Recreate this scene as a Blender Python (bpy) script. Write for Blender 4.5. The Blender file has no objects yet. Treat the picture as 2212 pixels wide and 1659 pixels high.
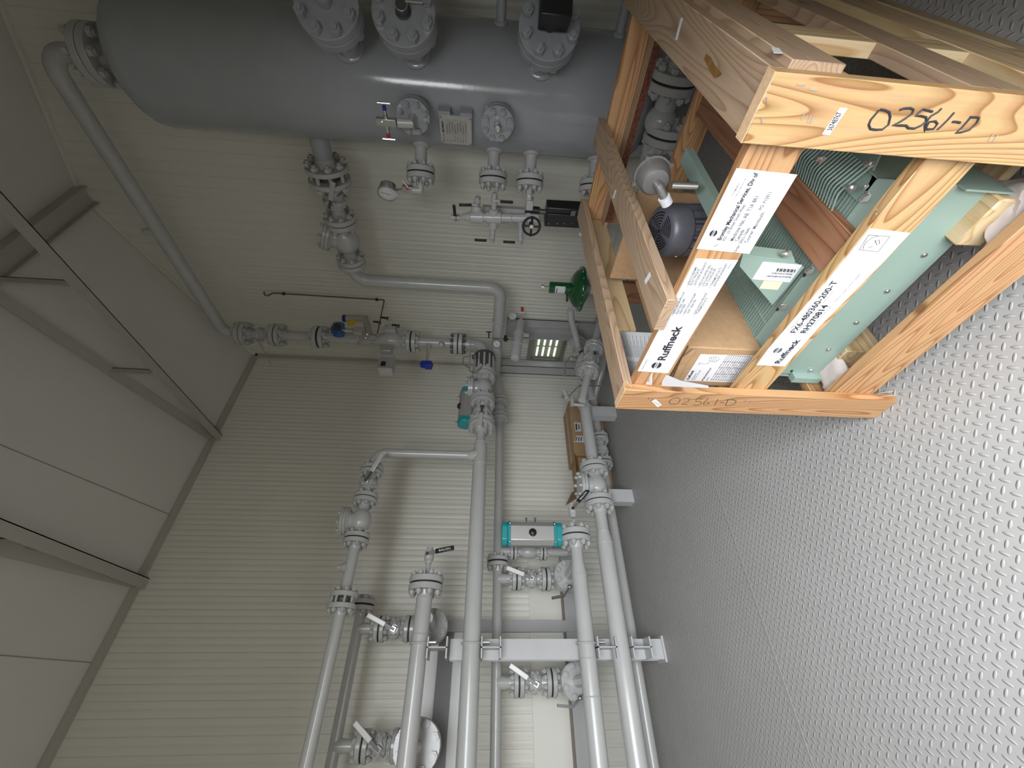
import bpy, math, random
from mathutils import Vector as V, Matrix
random.seed(7)
S = bpy.context.scene
COL = S.collection
# ---------------------------------------------------------------- camera
CH = 1.154
FPX = 881.5628
MC = [[0.07783372, -0.00929520, -0.99692302], [-0.62081793, -0.78287298, -0.04117029], [-0.78008141, 0.62211213, -0.06670454]]
R0, R1, R2 = [V(r).normalized() for r in MC]
cam = bpy.data.cameras.new('camera')
cam.lens = 36 * FPX / 2212; cam.sensor_width = 36; cam.sensor_fit = 'HORIZONTAL'; cam.clip_start = 0.02
co = bpy.data.objects.new('camera', cam); COL.objects.link(co); S.camera = co
m3 = Matrix((R0, -R1, -R2)).transposed()
co.matrix_world = Matrix.Translation((0, 0, CH)) @ m3.to_4x4()
# ---------------------------------------------------------------- light
w = bpy.data.worlds.new('sky'); S.world = w; w.use_nodes = True
bg = w.node_tree.nodes['Background']; bg.inputs[1].default_value = 16.0
_n, _l = w.node_tree.nodes, w.node_tree.links           # bright overcast sky above the horizon, darker gravel yard below
_tc = _n.new('ShaderNodeTexCoord'); _sp = _n.new('ShaderNodeSeparateXYZ'); _rp = _n.new('ShaderNodeValToRGB')
_mp = _n.new('ShaderNodeMapRange'); _mp.inputs['From Min'].default_value = -1; _mp.inputs['From Max'].default_value = 1
_l.new(_tc.outputs['Generated'], _sp.inputs[0]); _l.new(_sp.outputs['Z'], _mp.inputs['Value']); _l.new(_mp.outputs['Result'], _rp.inputs['Fac'])
_e = _rp.color_ramp.elements; _e[0].position = 0.49; _e[0].color = (0.16, 0.155, 0.14, 1); _e[1].position = 0.515; _e[1].color = (0.92, 0.96, 1.0, 1)
_l.new(_rp.outputs['Color'], bg.inputs[0])
def area(name, loc, direction, sx, sy, power=0, portal=False, color=(1, 1, 1)):
    l = bpy.data.lights.new(name, 'AREA'); l.shape = 'RECTANGLE'; l.size = sx; l.size_y = sy; l.energy = power; l.color = color
    if portal: l.cycles.is_portal = True
    o = bpy.data.objects.new(name, l); COL.objects.link(o); o.location = loc
    d = V(direction).normalized()
    x = V((0, 0, 1)).cross(-d)
    x = V((1, 0, 0)) if x.length < 1e-4 else x.normalized()
    y = (-d).cross(x)
    o.rotation_euler = Matrix((x, y, -d)).transposed().to_euler()
    return o
DOOR_Y0, DOOR_Y1, DOOR_H = -0.80, 0.42, 2.35
area('doorway_portal', (0.16, (DOOR_Y0 + DOOR_Y1) / 2, DOOR_H / 2), (-1, 0, 0), DOOR_Y1 - DOOR_Y0, DOOR_H, portal=True)
S.view_settings.view_transform = 'Standard'; S.view_settings.look = 'None'; S.view_settings.gamma = 1
S.view_settings.exposure = -0.06
S.cycles.max_bounces = 10; S.cycles.diffuse_bounces = 8; S.cycles.glossy_bounces = 4
S.cycles.sample_clamp_indirect = 6.0
# ---------------------------------------------------------------- pixel helper
def P(px, py, X=None, Y=None, Z=None):
    d = R0 * ((px - 1106) / FPX) + R1 * ((py - 829.5) / FPX) + R2
    t = X / d.x if X is not None else (Y / d.y if Y is not None else (Z - CH) / d.z)
    return V((0, 0, CH)) + d * t
def PD(px, py, depth):
    return V((0, 0, CH)) + (R0 * ((px - 1106) / FPX) + R1 * ((py - 829.5) / FPX) + R2) * depth
# ---------------------------------------------------------------- materials
def nt(m):
    m.use_nodes = True; t = m.node_tree; return t, t.nodes, t.links, t.nodes['Principled BSDF']
MATS = {}
def mat(name, col, rough=0.5, metal=0.0, noise=0.0, nscale=8.0, bump=0.0, bscale=60.0, spec=0.5, coat=0.0, emit=None, estr=0.0):
    m = bpy.data.materials.new(name); t, n, l, b = nt(m)
    b.inputs['Base Color'].default_value = (*col, 1); b.inputs['Roughness'].default_value = rough; b.inputs['Metallic'].default_value = metal
    b.inputs['Specular IOR Level'].default_value = spec; b.inputs['Coat Weight'].default_value = coat
    tc = n.new('ShaderNodeTexCoord')
    if noise:
        no = n.new('ShaderNodeTexNoise'); no.inputs['Scale'].default_value = nscale; no.inputs['Detail'].default_value = 4
        l.new(tc.outputs['Object'], no.inputs['Vector'])
        r = n.new('ShaderNodeValToRGB')
        r.color_ramp.elements[0].position = 0.3; r.color_ramp.elements[1].position = 0.7
        r.color_ramp.elements[0].color = (*[c * (1 - noise) for c in col], 1); r.color_ramp.elements[1].color = (*[min(1, c * (1 + noise)) for c in col], 1)
        l.new(no.outputs['Fac'], r.inputs['Fac']); l.new(r.outputs['Color'], b.inputs['Base Color'])
    if bump:
        n2 = n.new('ShaderNodeTexNoise'); n2.inputs['Scale'].default_value = bscale; n2.inputs['Detail'].default_value = 3
        l.new(tc.outputs['Object'], n2.inputs['Vector'])
        bp = n.new('ShaderNodeBump'); bp.inputs['Strength'].default_value = bump; bp.inputs['Distance'].default_value = 0.002
        l.new(n2.outputs['Fac'], bp.inputs['Height']); l.new(bp.outputs['Normal'], b.inputs['Normal'])
    if emit:
        b.inputs['Emission Color'].default_value = (*emit, 1); b.inputs['Emission Strength'].default_value = estr
    MATS[name] = m; return m
paint = mat('grey_pipe_paint', (0.42, 0.42, 0.41), 0.22, noise=0.03, bump=0.12, bscale=90)
tankshade = mat('shaded_grey_paint', (0.32, 0.33, 0.35), 0.13, noise=0.03, bump=0.10, bscale=70)  # same grey paint as the pipes, darkened for the vessel's shaded front
steelp = mat('grey_steel_paint', (0.42, 0.42, 0.42), 0.38, noise=0.04)
wallm = mat('off_white_panel', (0.67, 0.655, 0.59), 0.45, noise=0.02, nscale=2)
ceilm = mat('off_white_ceiling', (0.62, 0.60, 0.56), 0.5, noise=0.02, nscale=2)
trimm = mat('grey_trim', (0.42, 0.40, 0.36), 0.5)
gasket = mat('black_gasket', (0.012, 0.012, 0.014), 0.6)
black = mat('black_plastic', (0.015, 0.015, 0.017), 0.35)
chrome = mat('bright_steel', (0.72, 0.71, 0.68), 0.18, metal=1.0)
zinc = mat('zinc_plated_steel', (0.62, 0.62, 0.60), 0.3, metal=0.9)
castgrip = mat('cast_lever_grey', (0.55, 0.55, 0.53), 0.4, metal=0.3)
darkst = mat('dark_steel', (0.12, 0.12, 0.12), 0.4, metal=0.6)
green = mat('dark_green_enamel', (0.008, 0.075, 0.022), 0.22, coat=0.4)
teal = mat('teal_plastic', (0.02, 0.28, 0.29), 0.35)
alum = mat('anodised_aluminium', (0.45, 0.44, 0.43), 0.38, metal=0.55)
blue = mat('blue_enamel', (0.02, 0.09, 0.26), 0.3)
royal = mat('royal_blue', (0.01, 0.03, 0.30), 0.4)
yellow = mat('yellow_plastic', (0.65, 0.48, 0.04), 0.5)
redp = mat('red_plastic', (0.45, 0.02, 0.03), 0.4)
white = mat('white_paper', (0.60, 0.60, 0.62), 0.6, noise=0.02, nscale=30)
ink = mat('black_ink', (0.02, 0.02, 0.025), 0.6)
greyink = mat('grey_ink', (0.09, 0.09, 0.10), 0.6)
cardb = mat('brown_cardboard', (0.36, 0.225, 0.12), 0.75, noise=0.08, nscale=60)
tape = mat('tan_packing_tape', (0.40, 0.29, 0.19), 0.35)
sage = mat('sage_green_enamel', (0.25, 0.335, 0.29), 0.38, noise=0.02)
motorm = mat('slate_motor_enamel', (0.075, 0.075, 0.09), 0.38, bump=0.1, bscale=120)
castal = mat('cast_aluminium', (0.19, 0.18, 0.175), 0.42, metal=0.5, bump=0.4, bscale=260)
foam = mat('pinkish_foam_wrap', (0.52, 0.45, 0.42), 0.9, noise=0.05, nscale=40, bump=0.5, bscale=40)
platem = mat('stamped_stainless_plate', (0.60, 0.58, 0.55), 0.32, metal=0.7, noise=0.05, nscale=60)
glassm = mat('daylight_slot', (0.8, 0.9, 0.8), 0.3, emit=(0.95, 1.0, 0.90), estr=1.5)
beige = mat('beige_label', (0.72, 0.62, 0.45), 0.6)
copper = mat('aged_tubing', (0.17, 0.12, 0.07), 0.35, metal=0.6)
glass = bpy.data.materials.new('clear_glass'); _t, _n, _l, _b = nt(glass)
_b.inputs['Transmission Weight'].default_value = 1; _b.inputs['Roughness'].default_value = 0.02; _b.inputs['IOR'].default_value = 1.3

def wood(name, light, dark, ring=1.0, rough=0.55):
    m = bpy.data.materials.new(name); t, n, l, b = nt(m)
    tc = n.new('ShaderNodeTexCoord'); oi = n.new('ShaderNodeObjectInfo')
    add = n.new('ShaderNodeVectorMath'); add.operation = 'ADD'
    mul = n.new('ShaderNodeVectorMath'); mul.operation = 'SCALE'; mul.inputs['Scale'].default_value = 7.0
    cb = n.new('ShaderNodeCombineXYZ')
    l.new(oi.outputs['Random'], cb.inputs['X']); l.new(oi.outputs['Random'], cb.inputs['Y']); l.new(cb.outputs['Vector'], mul.inputs[0])
    l.new(tc.outputs['Object'], add.inputs[0]); l.new(mul.outputs['Vector'], add.inputs[1])
    mp = n.new('ShaderNodeMapping'); mp.inputs['Scale'].default_value = (0.6, 7.0, 7.0)
    l.new(add.outputs['Vector'], mp.inputs['Vector'])
    n1 = n.new('ShaderNodeTexNoise'); n1.inputs['Scale'].default_value = 1.3; n1.inputs['Detail'].default_value = 1.0
    l.new(mp.outputs['Vector'], n1.inputs['Vector'])
    m1 = n.new('ShaderNodeMath'); m1.operation = 'MULTIPLY'; m1.inputs[1].default_value = 13.0 * ring
    l.new(n1.outputs['Fac'], m1.inputs[0])
    m2 = n.new('ShaderNodeMath'); m2.operation = 'FRACT'; l.new(m1.outputs[0], m2.inputs[0])
    r = n.new('ShaderNodeValToRGB'); e = r.color_ramp.elements
    mid = tuple(a * 0.55 + c * 0.45 for a, c in zip(light, dark))
    e[0].position = 0.0; e[0].color = (*light, 1); e[1].position = 1.0; e[1].color = (*light, 1)
    x = e.new(0.40); x.color = (*light, 1); x = e.new(0.75); x.color = (*mid, 1); x = e.new(0.93); x.color = (*dark, 1)
    l.new(m2.outputs[0], r.inputs['Fac'])
    n3 = n.new('ShaderNodeTexNoise'); n3.inputs['Scale'].default_value = 1.0; n3.inputs['Detail'].default_value = 6
    mp3 = n.new('ShaderNodeMapping'); mp3.inputs['Scale'].default_value = (12, 260, 260)
    l.new(add.outputs['Vector'], mp3.inputs['Vector']); l.new(mp3.outputs['Vector'], n3.inputs['Vector'])
    mx = n.new('ShaderNodeMixRGB'); mx.blend_type = 'MULTIPLY'; mx.inputs['Fac'].default_value = 0.35
    l.new(r.outputs['Color'], mx.inputs['Color1']); l.new(n3.outputs['Color'], mx.inputs['Color2'])
    # knots
    vo = n.new('ShaderNodeTexVoronoi'); vo.inputs['Scale'].default_value = 1.0
    mpk = n.new('ShaderNodeMapping'); mpk.inputs['Scale'].default_value = (4.2, 7.5, 7.5)
    l.new(add.outputs['Vector'], mpk.inputs['Vector']); l.new(mpk.outputs['Vector'], vo.inputs['Vector'])
    rk = n.new('ShaderNodeValToRGB'); k = rk.color_ramp.elements
    k[0].position = 0.05; k[0].color = (0.30, 0.17, 0.10, 1); k[1].position = 0.10; k[1].color = (1, 1, 1, 1)
    l.new(vo.outputs['Distance'], rk.inputs['Fac'])
    mk = n.new('ShaderNodeMixRGB'); mk.blend_type = 'MULTIPLY'; mk.inputs['Fac'].default_value = 0.8
    l.new(mx.outputs['Color'], mk.inputs['Color1']); l.new(rk.outputs['Color'], mk.inputs['Color2'])
    l.new(mk.outputs['Color'], b.inputs['Base Color']); b.inputs['Roughness'].default_value = rough
    bp = n.new('ShaderNodeBump'); bp.inputs['Strength'].default_value = 0.25; bp.inputs['Distance'].default_value = 0.001
    l.new(n3.outputs['Fac'], bp.inputs['Height']); l.new(bp.outputs['Normal'], b.inputs['Normal'])
    MATS[name] = m; return m
pine = wood('yellow_pine', (0.54, 0.345, 0.16), (0.30, 0.135, 0.04), 3.2)
pineo = wood('orange_pine', (0.50, 0.285, 0.135), (0.30, 0.12, 0.04), 2.2)
pineshade = wood('shaded_pine', (0.43, 0.30, 0.20), (0.30, 0.185, 0.105), 2.6)  # same pine, its colour greyed for the cooler, dimmer light on tops
pinep = wood('pale_pine', (0.66, 0.50, 0.30), (0.48, 0.30, 0.13))
pinered = wood('reddish_fir', (0.36, 0.17, 0.09), (0.23, 0.085, 0.035), 1.3)
endg = mat('sawn_end_grain', (0.55, 0.36, 0.21), 0.8, noise=0.12, nscale=120)
bark = mat('dark_bark', (0.10, 0.03, 0.015), 0.9, noise=0.5, nscale=90, bump=1.0, bscale=150)

# diamond plate floor
def floor_material():
    m = bpy.data.materials.new('diamond_plate_floor'); t, n, l, b = nt(m)
    tc = n.new('ShaderNodeTexCoord')
    def mth(op, a, c=None, d=None):
        x = n.new('ShaderNodeMath'); x.operation = op
        for i, q in enumerate((a, c, d)):
            if q is None: continue
            if isinstance(q, (int, float)): x.inputs[i].default_value = q
            else: l.new(q, x.inputs[i])
        return x.outputs[0]
    sp = n.new('ShaderNodeSeparateXYZ'); l.new(tc.outputs['Object'], sp.inputs[0])
    pitch = 0.0226; s = 0.70710678 / pitch
    u = mth('MULTIPLY', mth('ADD', sp.outputs['X'], sp.outputs['Y']), s)
    v = mth('MULTIPLY', mth('SUBTRACT', sp.outputs['X'], sp.outputs['Y']), s)
    iu, iv = mth('FLOOR', u), mth('FLOOR', v)
    fu = mth('SUBTRACT', mth('SUBTRACT', u, iu), 0.5); fv = mth('SUBTRACT', mth('SUBTRACT', v, iv), 0.5)
    par = mth('FLOORED_MODULO', mth('ADD', iu, iv), 2.0)
    par = mth('GREATER_THAN', par, 0.5)
    # swap
    a = mth('ADD', mth('MULTIPLY', fu, par), mth('MULTIPLY', fv, mth('SUBTRACT', 1.0, par)))
    c = mth('ADD', mth('MULTIPLY', fv, par), mth('MULTIPLY', fu, mth('SUBTRACT', 1.0, par)))
    e = mth('ADD', mth('POWER', mth('DIVIDE', mth('ABSOLUTE', a), 0.47), 2.0), mth('POWER', mth('DIVIDE', mth('ABSOLUTE', c), 0.17), 2.0))
    h = mth('SUBTRACT', 1.0, e)
    h = mth('MAXIMUM', h, 0.0)
    h = mth('POWER', h, 0.6)
    bp = n.new('ShaderNodeBump'); bp.inputs['Strength'].default_value = 1.0; bp.inputs['Distance'].default_value = 0.0022
    l.new(h, bp.inputs['Height'])
    n2 = n.new('ShaderNodeTexNoise'); n2.inputs['Scale'].default_value = 220; l.new(tc.outputs['Object'], n2.inputs['Vector'])
    b2 = n.new('ShaderNodeBump'); b2.inputs['Strength'].default_value = 0.12; b2.inputs['Distance'].default_value = 0.001
    l.new(n2.outputs['Fac'], b2.inputs['Height']); l.new(bp.outputs['Normal'], b2.inputs['Normal'])
    l.new(b2.outputs['Normal'], b.inputs['Normal'])
    no = n.new('ShaderNodeTexNoise'); no.inputs['Scale'].default_value = 3; no.inputs['Detail'].default_value = 5; l.new(tc.outputs['Object'], no.inputs['Vector'])
    r = n.new('ShaderNodeValToRGB'); r.color_ramp.elements[0].color = (0.31, 0.30, 0.29, 1); r.color_ramp.elements[1].color = (0.36, 0.352, 0.343, 1)
    l.new(no.outputs['Fac'], r.inputs['Fac']); l.new(r.outputs['Color'], b.inputs['Base Color'])
    b.inputs['Roughness'].default_value = 0.5
    return m
floorm = floor_material()

# ---------------------------------------------------------------- mesh builder
def frame(d):
    d = V(d).normalized()
    a = V((0, 0, 1)) if abs(d.z) < 0.9 else V((1, 0, 0))
    x = a.cross(d).normalized(); y = d.cross(x)
    return x, y, d
class MB:
    def __init__(s): s.v = []; s.f = []
    def quad(s, *pts):
        i = len(s.v); s.v += [V(p) for p in pts]; s.f.append(tuple(range(i, i + len(pts)))); return s
    def obox(s, c, ax, ay, az):
        c, ax, ay, az = V(c), V(ax), V(ay), V(az); i = len(s.v)
        for k in ((-1, -1, -1), (1, -1, -1), (1, 1, -1), (-1, 1, -1), (-1, -1, 1), (1, -1, 1), (1, 1, 1), (-1, 1, 1)):
            s.v.append(c + ax * k[0] + ay * k[1] + az * k[2])
        fs = [(0, 3, 2, 1), (4, 5, 6, 7), (0, 1, 5, 4), (1, 2, 6, 5), (2, 3, 7, 6), (3, 0, 4, 7)]
        if ax.cross(ay).dot(az) < 0: fs = [f[::-1] for f in fs]
        s.f += [tuple(i + q for q in f) for f in fs]; return s
    def box(s, lo, hi):
        lo, hi = V(lo), V(hi); c = (lo + hi) / 2; h = (hi - lo) / 2
        return s.obox(c, (h.x, 0, 0), (0, h.y, 0), (0, 0, h.z))
    def lathe(s, o, d, prof, n=24, caps=True, phase=0.0):
        x, y, z = frame(d); o = V(o); i = len(s.v); m = len(prof)
        for t, r in prof:
            for k in range(n):
                a = 2 * math.pi * k / n + phase
                s.v.append(o + z * t + x * (r * math.cos(a)) + y * (r * math.sin(a)))
        for j in range(m - 1):
            for k in range(n):
                k2 = (k + 1) % n
                s.f.append((i + j * n + k, i + j * n + k2, i + (j + 1) * n + k2, i + (j + 1) * n + k))
        if caps:
            if prof[0][1] > 1e-6: s.f.append(tuple(i + k for k in range(n))[::-1])
            if prof[-1][1] > 1e-6: s.f.append(tuple(i + (m - 1) * n + k for k in range(n)))
        return s
    def cyl(s, a, b, r, r2=None, n=20):
        a, b = V(a), V(b); return s.lathe(a, b - a, [(0, r), ((b - a).length, r if r2 is None else r2)], n)
    def sphere(s, c, r, n=16, sz=1.0, d=(0, 0, 1)):
        return s.lathe(V(c) - V(d).normalized() * r * sz, d, [(r * sz * (1 - math.cos(math.pi * k / 8)), r * math.sin(math.pi * k / 8)) for k in range(9)], n, caps=False)
    def torus(s, c, d, R, r, n=32, m=10, a0=0.0, a1=2 * math.pi, fr=None):
        x, y, z = fr or frame(d); c = V(c); i = len(s.v); full = abs(a1 - a0 - 2 * math.pi) < 1e-6
        nn = n if full else n + 1
        for k in range(nn):
            a = a0 + (a1 - a0) * k / n; rad = x * math.cos(a) + y * math.sin(a)
            for j in range(m):
                b = 2 * math.pi * j / m; s.v.append(c + rad * (R + r * math.cos(b)) + z * (r * math.sin(b)))
        for k in range(n):
            k2 = (k + 1) % nn
            for j in range(m):
                j2 = (j + 1) % m
                s.f.append((i + k * m + j, i + k2 * m + j, i + k2 * m + j2, i + k * m + j2))
        return s
    def tube(s, pts, r, bend=0.0, n=16, seg=8):
        pts = [V(p) for p in pts]
        path = [pts[0]]
        for k in range(1, len(pts) - 1):
            a, b, c = pts[k - 1], pts[k], pts[k + 1]
            d1 = (a - b).normalized(); d2 = (c - b).normalized()
            ang = math.acos(max(-1, min(1, d1.dot(d2))))
            if bend <= 0 or ang > 3.1: path.append(b); continue
            R = bend; t = R / math.tan(ang / 2); t = min(t, (a - b).length * 0.49 if k > 1 else (a - b).length, (c - b).length * 0.49 if k < len(pts) - 2 else (c - b).length)
            R = t * math.tan(ang / 2); cen = b + (d1 + d2).normalized() * (R / math.sin(ang / 2))
            v1 = b + d1 * t - cen; v2 = b + d2 * t - cen; axis = v1.cross(v2).normalized(); tot = v1.angle(v2)
            for q in range(seg + 1): path.append(cen + Matrix.Rotation(tot * q / seg, 3, axis) @ v1)
        path.append(pts[-1])
        i = len(s.v); T = (path[1] - path[0]).normalized(); x, y, _ = frame(T)
        for k, p in enumerate(path):
            if k == 0: t2 = T
            elif k == len(path) - 1: t2 = (path[-1] - path[-2]).normalized()
            else: t2 = ((path[k + 1] - p).normalized() + (p - path[k - 1]).normalized()).normalized()
            q = T.rotation_difference(t2); x = q @ x; y = q @ y; T = t2
            for j in range(n):
                a = 2 * math.pi * j / n; s.v.append(p + x * (r * math.cos(a)) + y * (r * math.sin(a)))
        m = len(path)
        for k in range(m - 1):
            for j in range(n):
                j2 = (j + 1) % n; s.f.append((i + k * n + j, i + k * n + j2, i + (k + 1) * n + j2, i + (k + 1) * n + j))
        s.f.append(tuple(i + j for j in range(n))[::-1]); s.f.append(tuple(i + (m - 1) * n + j for j in range(n)))
        return s
    def prism(s, pts, e):
        pts = [V(p) for p in pts]; e = V(e); i = len(s.v); n = len(pts); s.v += pts + [p + e for p in pts]
        nrm = V((0, 0, 0))
        for k in range(n): nrm += (pts[k] - pts[0]).cross(pts[(k + 1) % n] - pts[0])
        fl = nrm.dot(e) > 0
        A = tuple(i + k for k in range(n)); B = tuple(i + n + k for k in range(n))
        s.f.append(A[::-1] if fl else A); s.f.append(B if fl else B[::-1])
        for k in range(n):
            k2 = (k + 1) % n; q = (i + k, i + k2, i + n + k2, i + n + k); s.f.append(q if fl else q[::-1])
        return s
    def data(s, name, loc=(0, 0, 0), inv=None, ang=35):
        me = bpy.data.meshes.new(name); L = V(loc)
        vs = [(p - L) for p in s.v] if inv is None else [inv @ p for p in s.v]
        me.from_pydata([tuple(p) for p in vs], [], s.f); me.update()
        me.shade_smooth(); me.set_sharp_from_angle(angle=math.radians(ang))
        return me
def bevel(o, wd, seg=2):
    m = o.modifiers.new('bevel', 'BEVEL'); m.width = wd; m.segments = seg; m.limit_method = 'ANGLE'; return o
def tag(o, label=None, cat=None, group=None, kind=None):
    if label: o['label'] = label
    if cat: o['category'] = cat
    if group: o['group'] = group
    if kind: o['kind'] = kind
    return o
def solo(name, mb, m, label, cat, group=None, loc=None):
    if loc is None:
        loc = V((sum(p.x for p in mb.v) / len(mb.v), sum(p.y for p in mb.v) / len(mb.v), min(p.z for p in mb.v)))
    o = bpy.data.objects.new(name, mb.data(name, loc)); o.data.materials.append(m); o.location = loc; COL.objects.link(o)
    return tag(o, label, cat, group)
def struct(name, mb, m):
    o = bpy.data.objects.new(name, mb.data(name)); o.data.materials.append(m); COL.objects.link(o); o['kind'] = 'structure'; return o
class T:
    def __init__(s, name, label, cat, loc, group=None):
        s.o = bpy.data.objects.new(name, None); COL.objects.link(s.o); s.o.location = loc; s.o.empty_display_size = 0.05
        s.L = V(loc); tag(s.o, label, cat, group)
    def part(s, name, mb, m, parent=None, label=None, bev=0):
        o = bpy.data.objects.new(name, mb.data(name, s.L)); o.data.materials.append(m); COL.objects.link(o)
        o.parent = parent or s.o
        if parent: o.matrix_parent_inverse = parent.matrix_basis.inverted()
        if label: o['label'] = label
        if bev: bevel(o, bev)
        return o
    def link(s, name, me, mw, parent=None, label=None):     # shared mesh placed by a world matrix; parents have no rotation
        o = bpy.data.objects.new(name, me); COL.objects.link(o); o.parent = parent or s.o
        if parent: o.matrix_parent_inverse = parent.matrix_basis.inverted()
        o.matrix_basis = Matrix.Translation(-s.L) @ mw
        if label: o['label'] = label
        return o
def parts(th, name, mbs, m, parent=None):
    return [th.part(name, b, m, parent) for b in mbs]
def board(th, name, lo, hi, axis, m, parent=None, label=None, bev=0.0012, rot=None):
    """axis-aligned board; local X runs along the grain so the wood figure follows the board"""
    lo, hi = V(lo), V(hi); c = (lo + hi) / 2; d = hi - lo
    ex = [V((1, 0, 0)), V((0, 1, 0)), V((0, 0, 1))]; X = ex[axis]; Yv = ex[(axis + 1) % 3]; Z = ex[(axis + 2) % 3]
    R = Matrix((X, Yv, Z)).transposed().to_4x4()
    mb = MB().box((-d[axis] / 2, -d[(axis + 1) % 3] / 2, -d[(axis + 2) % 3] / 2), (d[axis] / 2, d[(axis + 1) % 3] / 2, d[(axis + 2) % 3] / 2))
    me = mb.data(name); me.materials.append(m)
    mw = Matrix.Translation(c) @ (rot.to_4x4() if rot else Matrix.Identity(4)) @ R
    o = th.link(name, me, mw, parent, label)
    if bev: bevel(o, bev, 1)
    return o
# ---------------------------------------------------------------- lettering
def text_mesh(s, m, bold=0.0):
    cu = bpy.data.curves.new('lettering', 'FONT'); cu.body = s; cu.size = 1.0; cu.extrude = 0.004; cu.offset = bold; cu.resolution_u = 3
    o = bpy.data.objects.new('tmp', cu); COL.objects.link(o)
    dg = bpy.context.evaluated_depsgraph_get(); me = bpy.data.meshes.new_from_object(o.evaluated_get(dg))
    bpy.data.objects.remove(o); me.name = 'lettering'; me.materials.clear(); me.materials.append(m)
    xs = [v.co.x for v in me.vertices]; return me, (min(xs), max(xs)) if xs else (0, 1)
def text(th, s, a, b, h, nrm, m=None, parent=None, bold=0.0, lift=0.0006):
    """write s with its baseline from a to b, capital height h, facing nrm"""
    a, b = V(a), V(b); me, (x0, x1) = text_mesh(s, m or ink, bold)
    X = (b - a).normalized(); N = V(nrm).normalized(); Yv = N.cross(X).normalized(); N = X.cross(Yv)
    sx = (b - a).length / max(1e-4, x1 - x0); sy = h / 0.7
    R = Matrix((X * sx, Yv * sy, N * min(sx, sy) * 0.3)).transposed().to_4x4()
    return th.link('lettering', me, Matrix.Translation(a + N * lift - X * (x0 * sx)) @ R, parent)
def strokes(polys, r, push):
    mb = MB()
    for pl in polys: mb.tube([p + push for p in pl], r, 0, n=6)
    return mb
#SECTION-END-CORE
# ---------------------------------------------------------------- room
WX, WY, RXW, YN = -3.60, 3.13, 0.10, -2.4
EAVE, RIDX, RIDZ = 3.74, -1.80, 4.32
FZ = 0.0
struct('floor', MB().box((WX, YN, -0.06), (RXW + 0.1, WY, 0.0)), floorm)
# seam welded along the floor
a0, a1 = P(1491, 896, Z=0), P(1758, 1659, Z=0)
d = (a1 - a0).normalized(); a0 = a0 - d * 0.9; a1 = a1 + d * 1.0
struct('trim_1', MB().obox((a0 + a1) / 2 + V((0, 0, 0.0006)), (a1 - a0) / 2, V((-d.y, d.x, 0)) * 0.0028, (0, 0, 0.0006)), mat('floor_seam', (0.26, 0.25, 0.24), 0.5))
def ribbed(mb, o, along, up_fn, out, length, pitch=0.045):
    """a ribbed liner sheet: profile repeated along 'along', rising to the height up_fn(s)"""
    o, along, out = V(o), V(along), V(out); prof = []
    n = int(length / pitch)
    for k in range(n):
        s = k * pitch
        dp = 0.0035 if k % 2 == 0 else 0.0018
        prof += [(s, 0), (s + pitch * 0.58, 0), (s + pitch * 0.68, -dp), (s + pitch * 0.88, -dp)]
    prof.append((length, 0))
    i = len(mb.v)
    for s, q in prof:
        p = o + along * s + out * q
        mb.v.append(p); mb.v.append(p + V((0, 0, up_fn(s))))
    for k in range(len(prof) - 1):
        a = i + 2 * k; mb.f.append((a, a + 2, a + 3, a + 1))
    return mb
def roofz(x): return RIDZ - abs(x - RIDX) * (RIDZ - EAVE) / (RIDX - WX)
mb = ribbed(MB(), (WX, YN, 0), (0, 1, 0), lambda s: EAVE + 0.02, (1, 0, 0), WY - YN)
mb.box((WX - 0.10, YN - 0.1, -0.06), (WX - 0.012, WY + 0.1, EAVE + 0.1)); struct('wall_left', mb, wallm)
mb = ribbed(MB(), (WX, WY, 0), (1, 0, 0), lambda s: roofz(WX + s) + 0.02, (0, -1, 0), RXW - WX + 0.05)
mb.box((WX - 0.1, WY + 0.012, -0.06), (RXW + 0.1, WY + 0.11, RIDZ + 0.1)); struct('wall_back', mb, wallm)
struct('wall_front', MB().box((WX - 0.1, YN - 0.1, -0.06), (RXW + 0.1, YN, RIDZ + 0.1)), wallm)
mb = MB().box((RXW, YN, -0.06), (RXW + 0.06, DOOR_Y0, EAVE + 0.2)).box((RXW, DOOR_Y1, -0.06), (RXW + 0.06, WY, EAVE + 0.2)).box((RXW, DOOR_Y0, DOOR_H), (RXW + 0.06, DOOR_Y1, EAVE + 0.2))
struct('wall_right', mb, wallm)
mb = MB().box((RXW - 0.012, DOOR_Y0 - 0.05, 0), (RXW + 0.07, DOOR_Y0, DOOR_H)).box((RXW - 0.012, DOOR_Y1, 0), (RXW + 0.07, DOOR_Y1 + 0.05, DOOR_H)).box((RXW - 0.012, DOOR_Y0 - 0.05, DOOR_H), (RXW + 0.07, DOOR_Y1 + 0.05, DOOR_H + 0.05))
struct('door_1', mb, trimm)
mb = MB()
mb.prism([(WX - 0.1, YN - 0.1, roofz(WX) - 0.03), (RIDX, YN - 0.1, RIDZ), (RXW + 0.1, YN - 0.1, roofz(RXW + 0.1)), (RXW + 0.1, YN - 0.1, RIDZ + 0.3), (WX - 0.1, YN - 0.1, RIDZ + 0.3)], (0, WY - YN + 0.2, 0))
struct('ceiling', mb, ceilm)
# ceiling panel joints
sl = V((RIDX - WX, 0, RIDZ - EAVE)).normalized(); nn = V((-sl.z, 0, sl.x))
mb = MB()
for y in (1.30, 0.27, -0.9):
    mb.obox(V((WX, y, EAVE)) + sl * 0.94 - nn * 0.002, sl * 0.95, (0, 0.0025, 0), nn * 0.002)
struct('trim_2', mb, mat('joint_sealant', (0.30, 0.28, 0.25), 0.8))  # darker sealant lines along the panel joints
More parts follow.
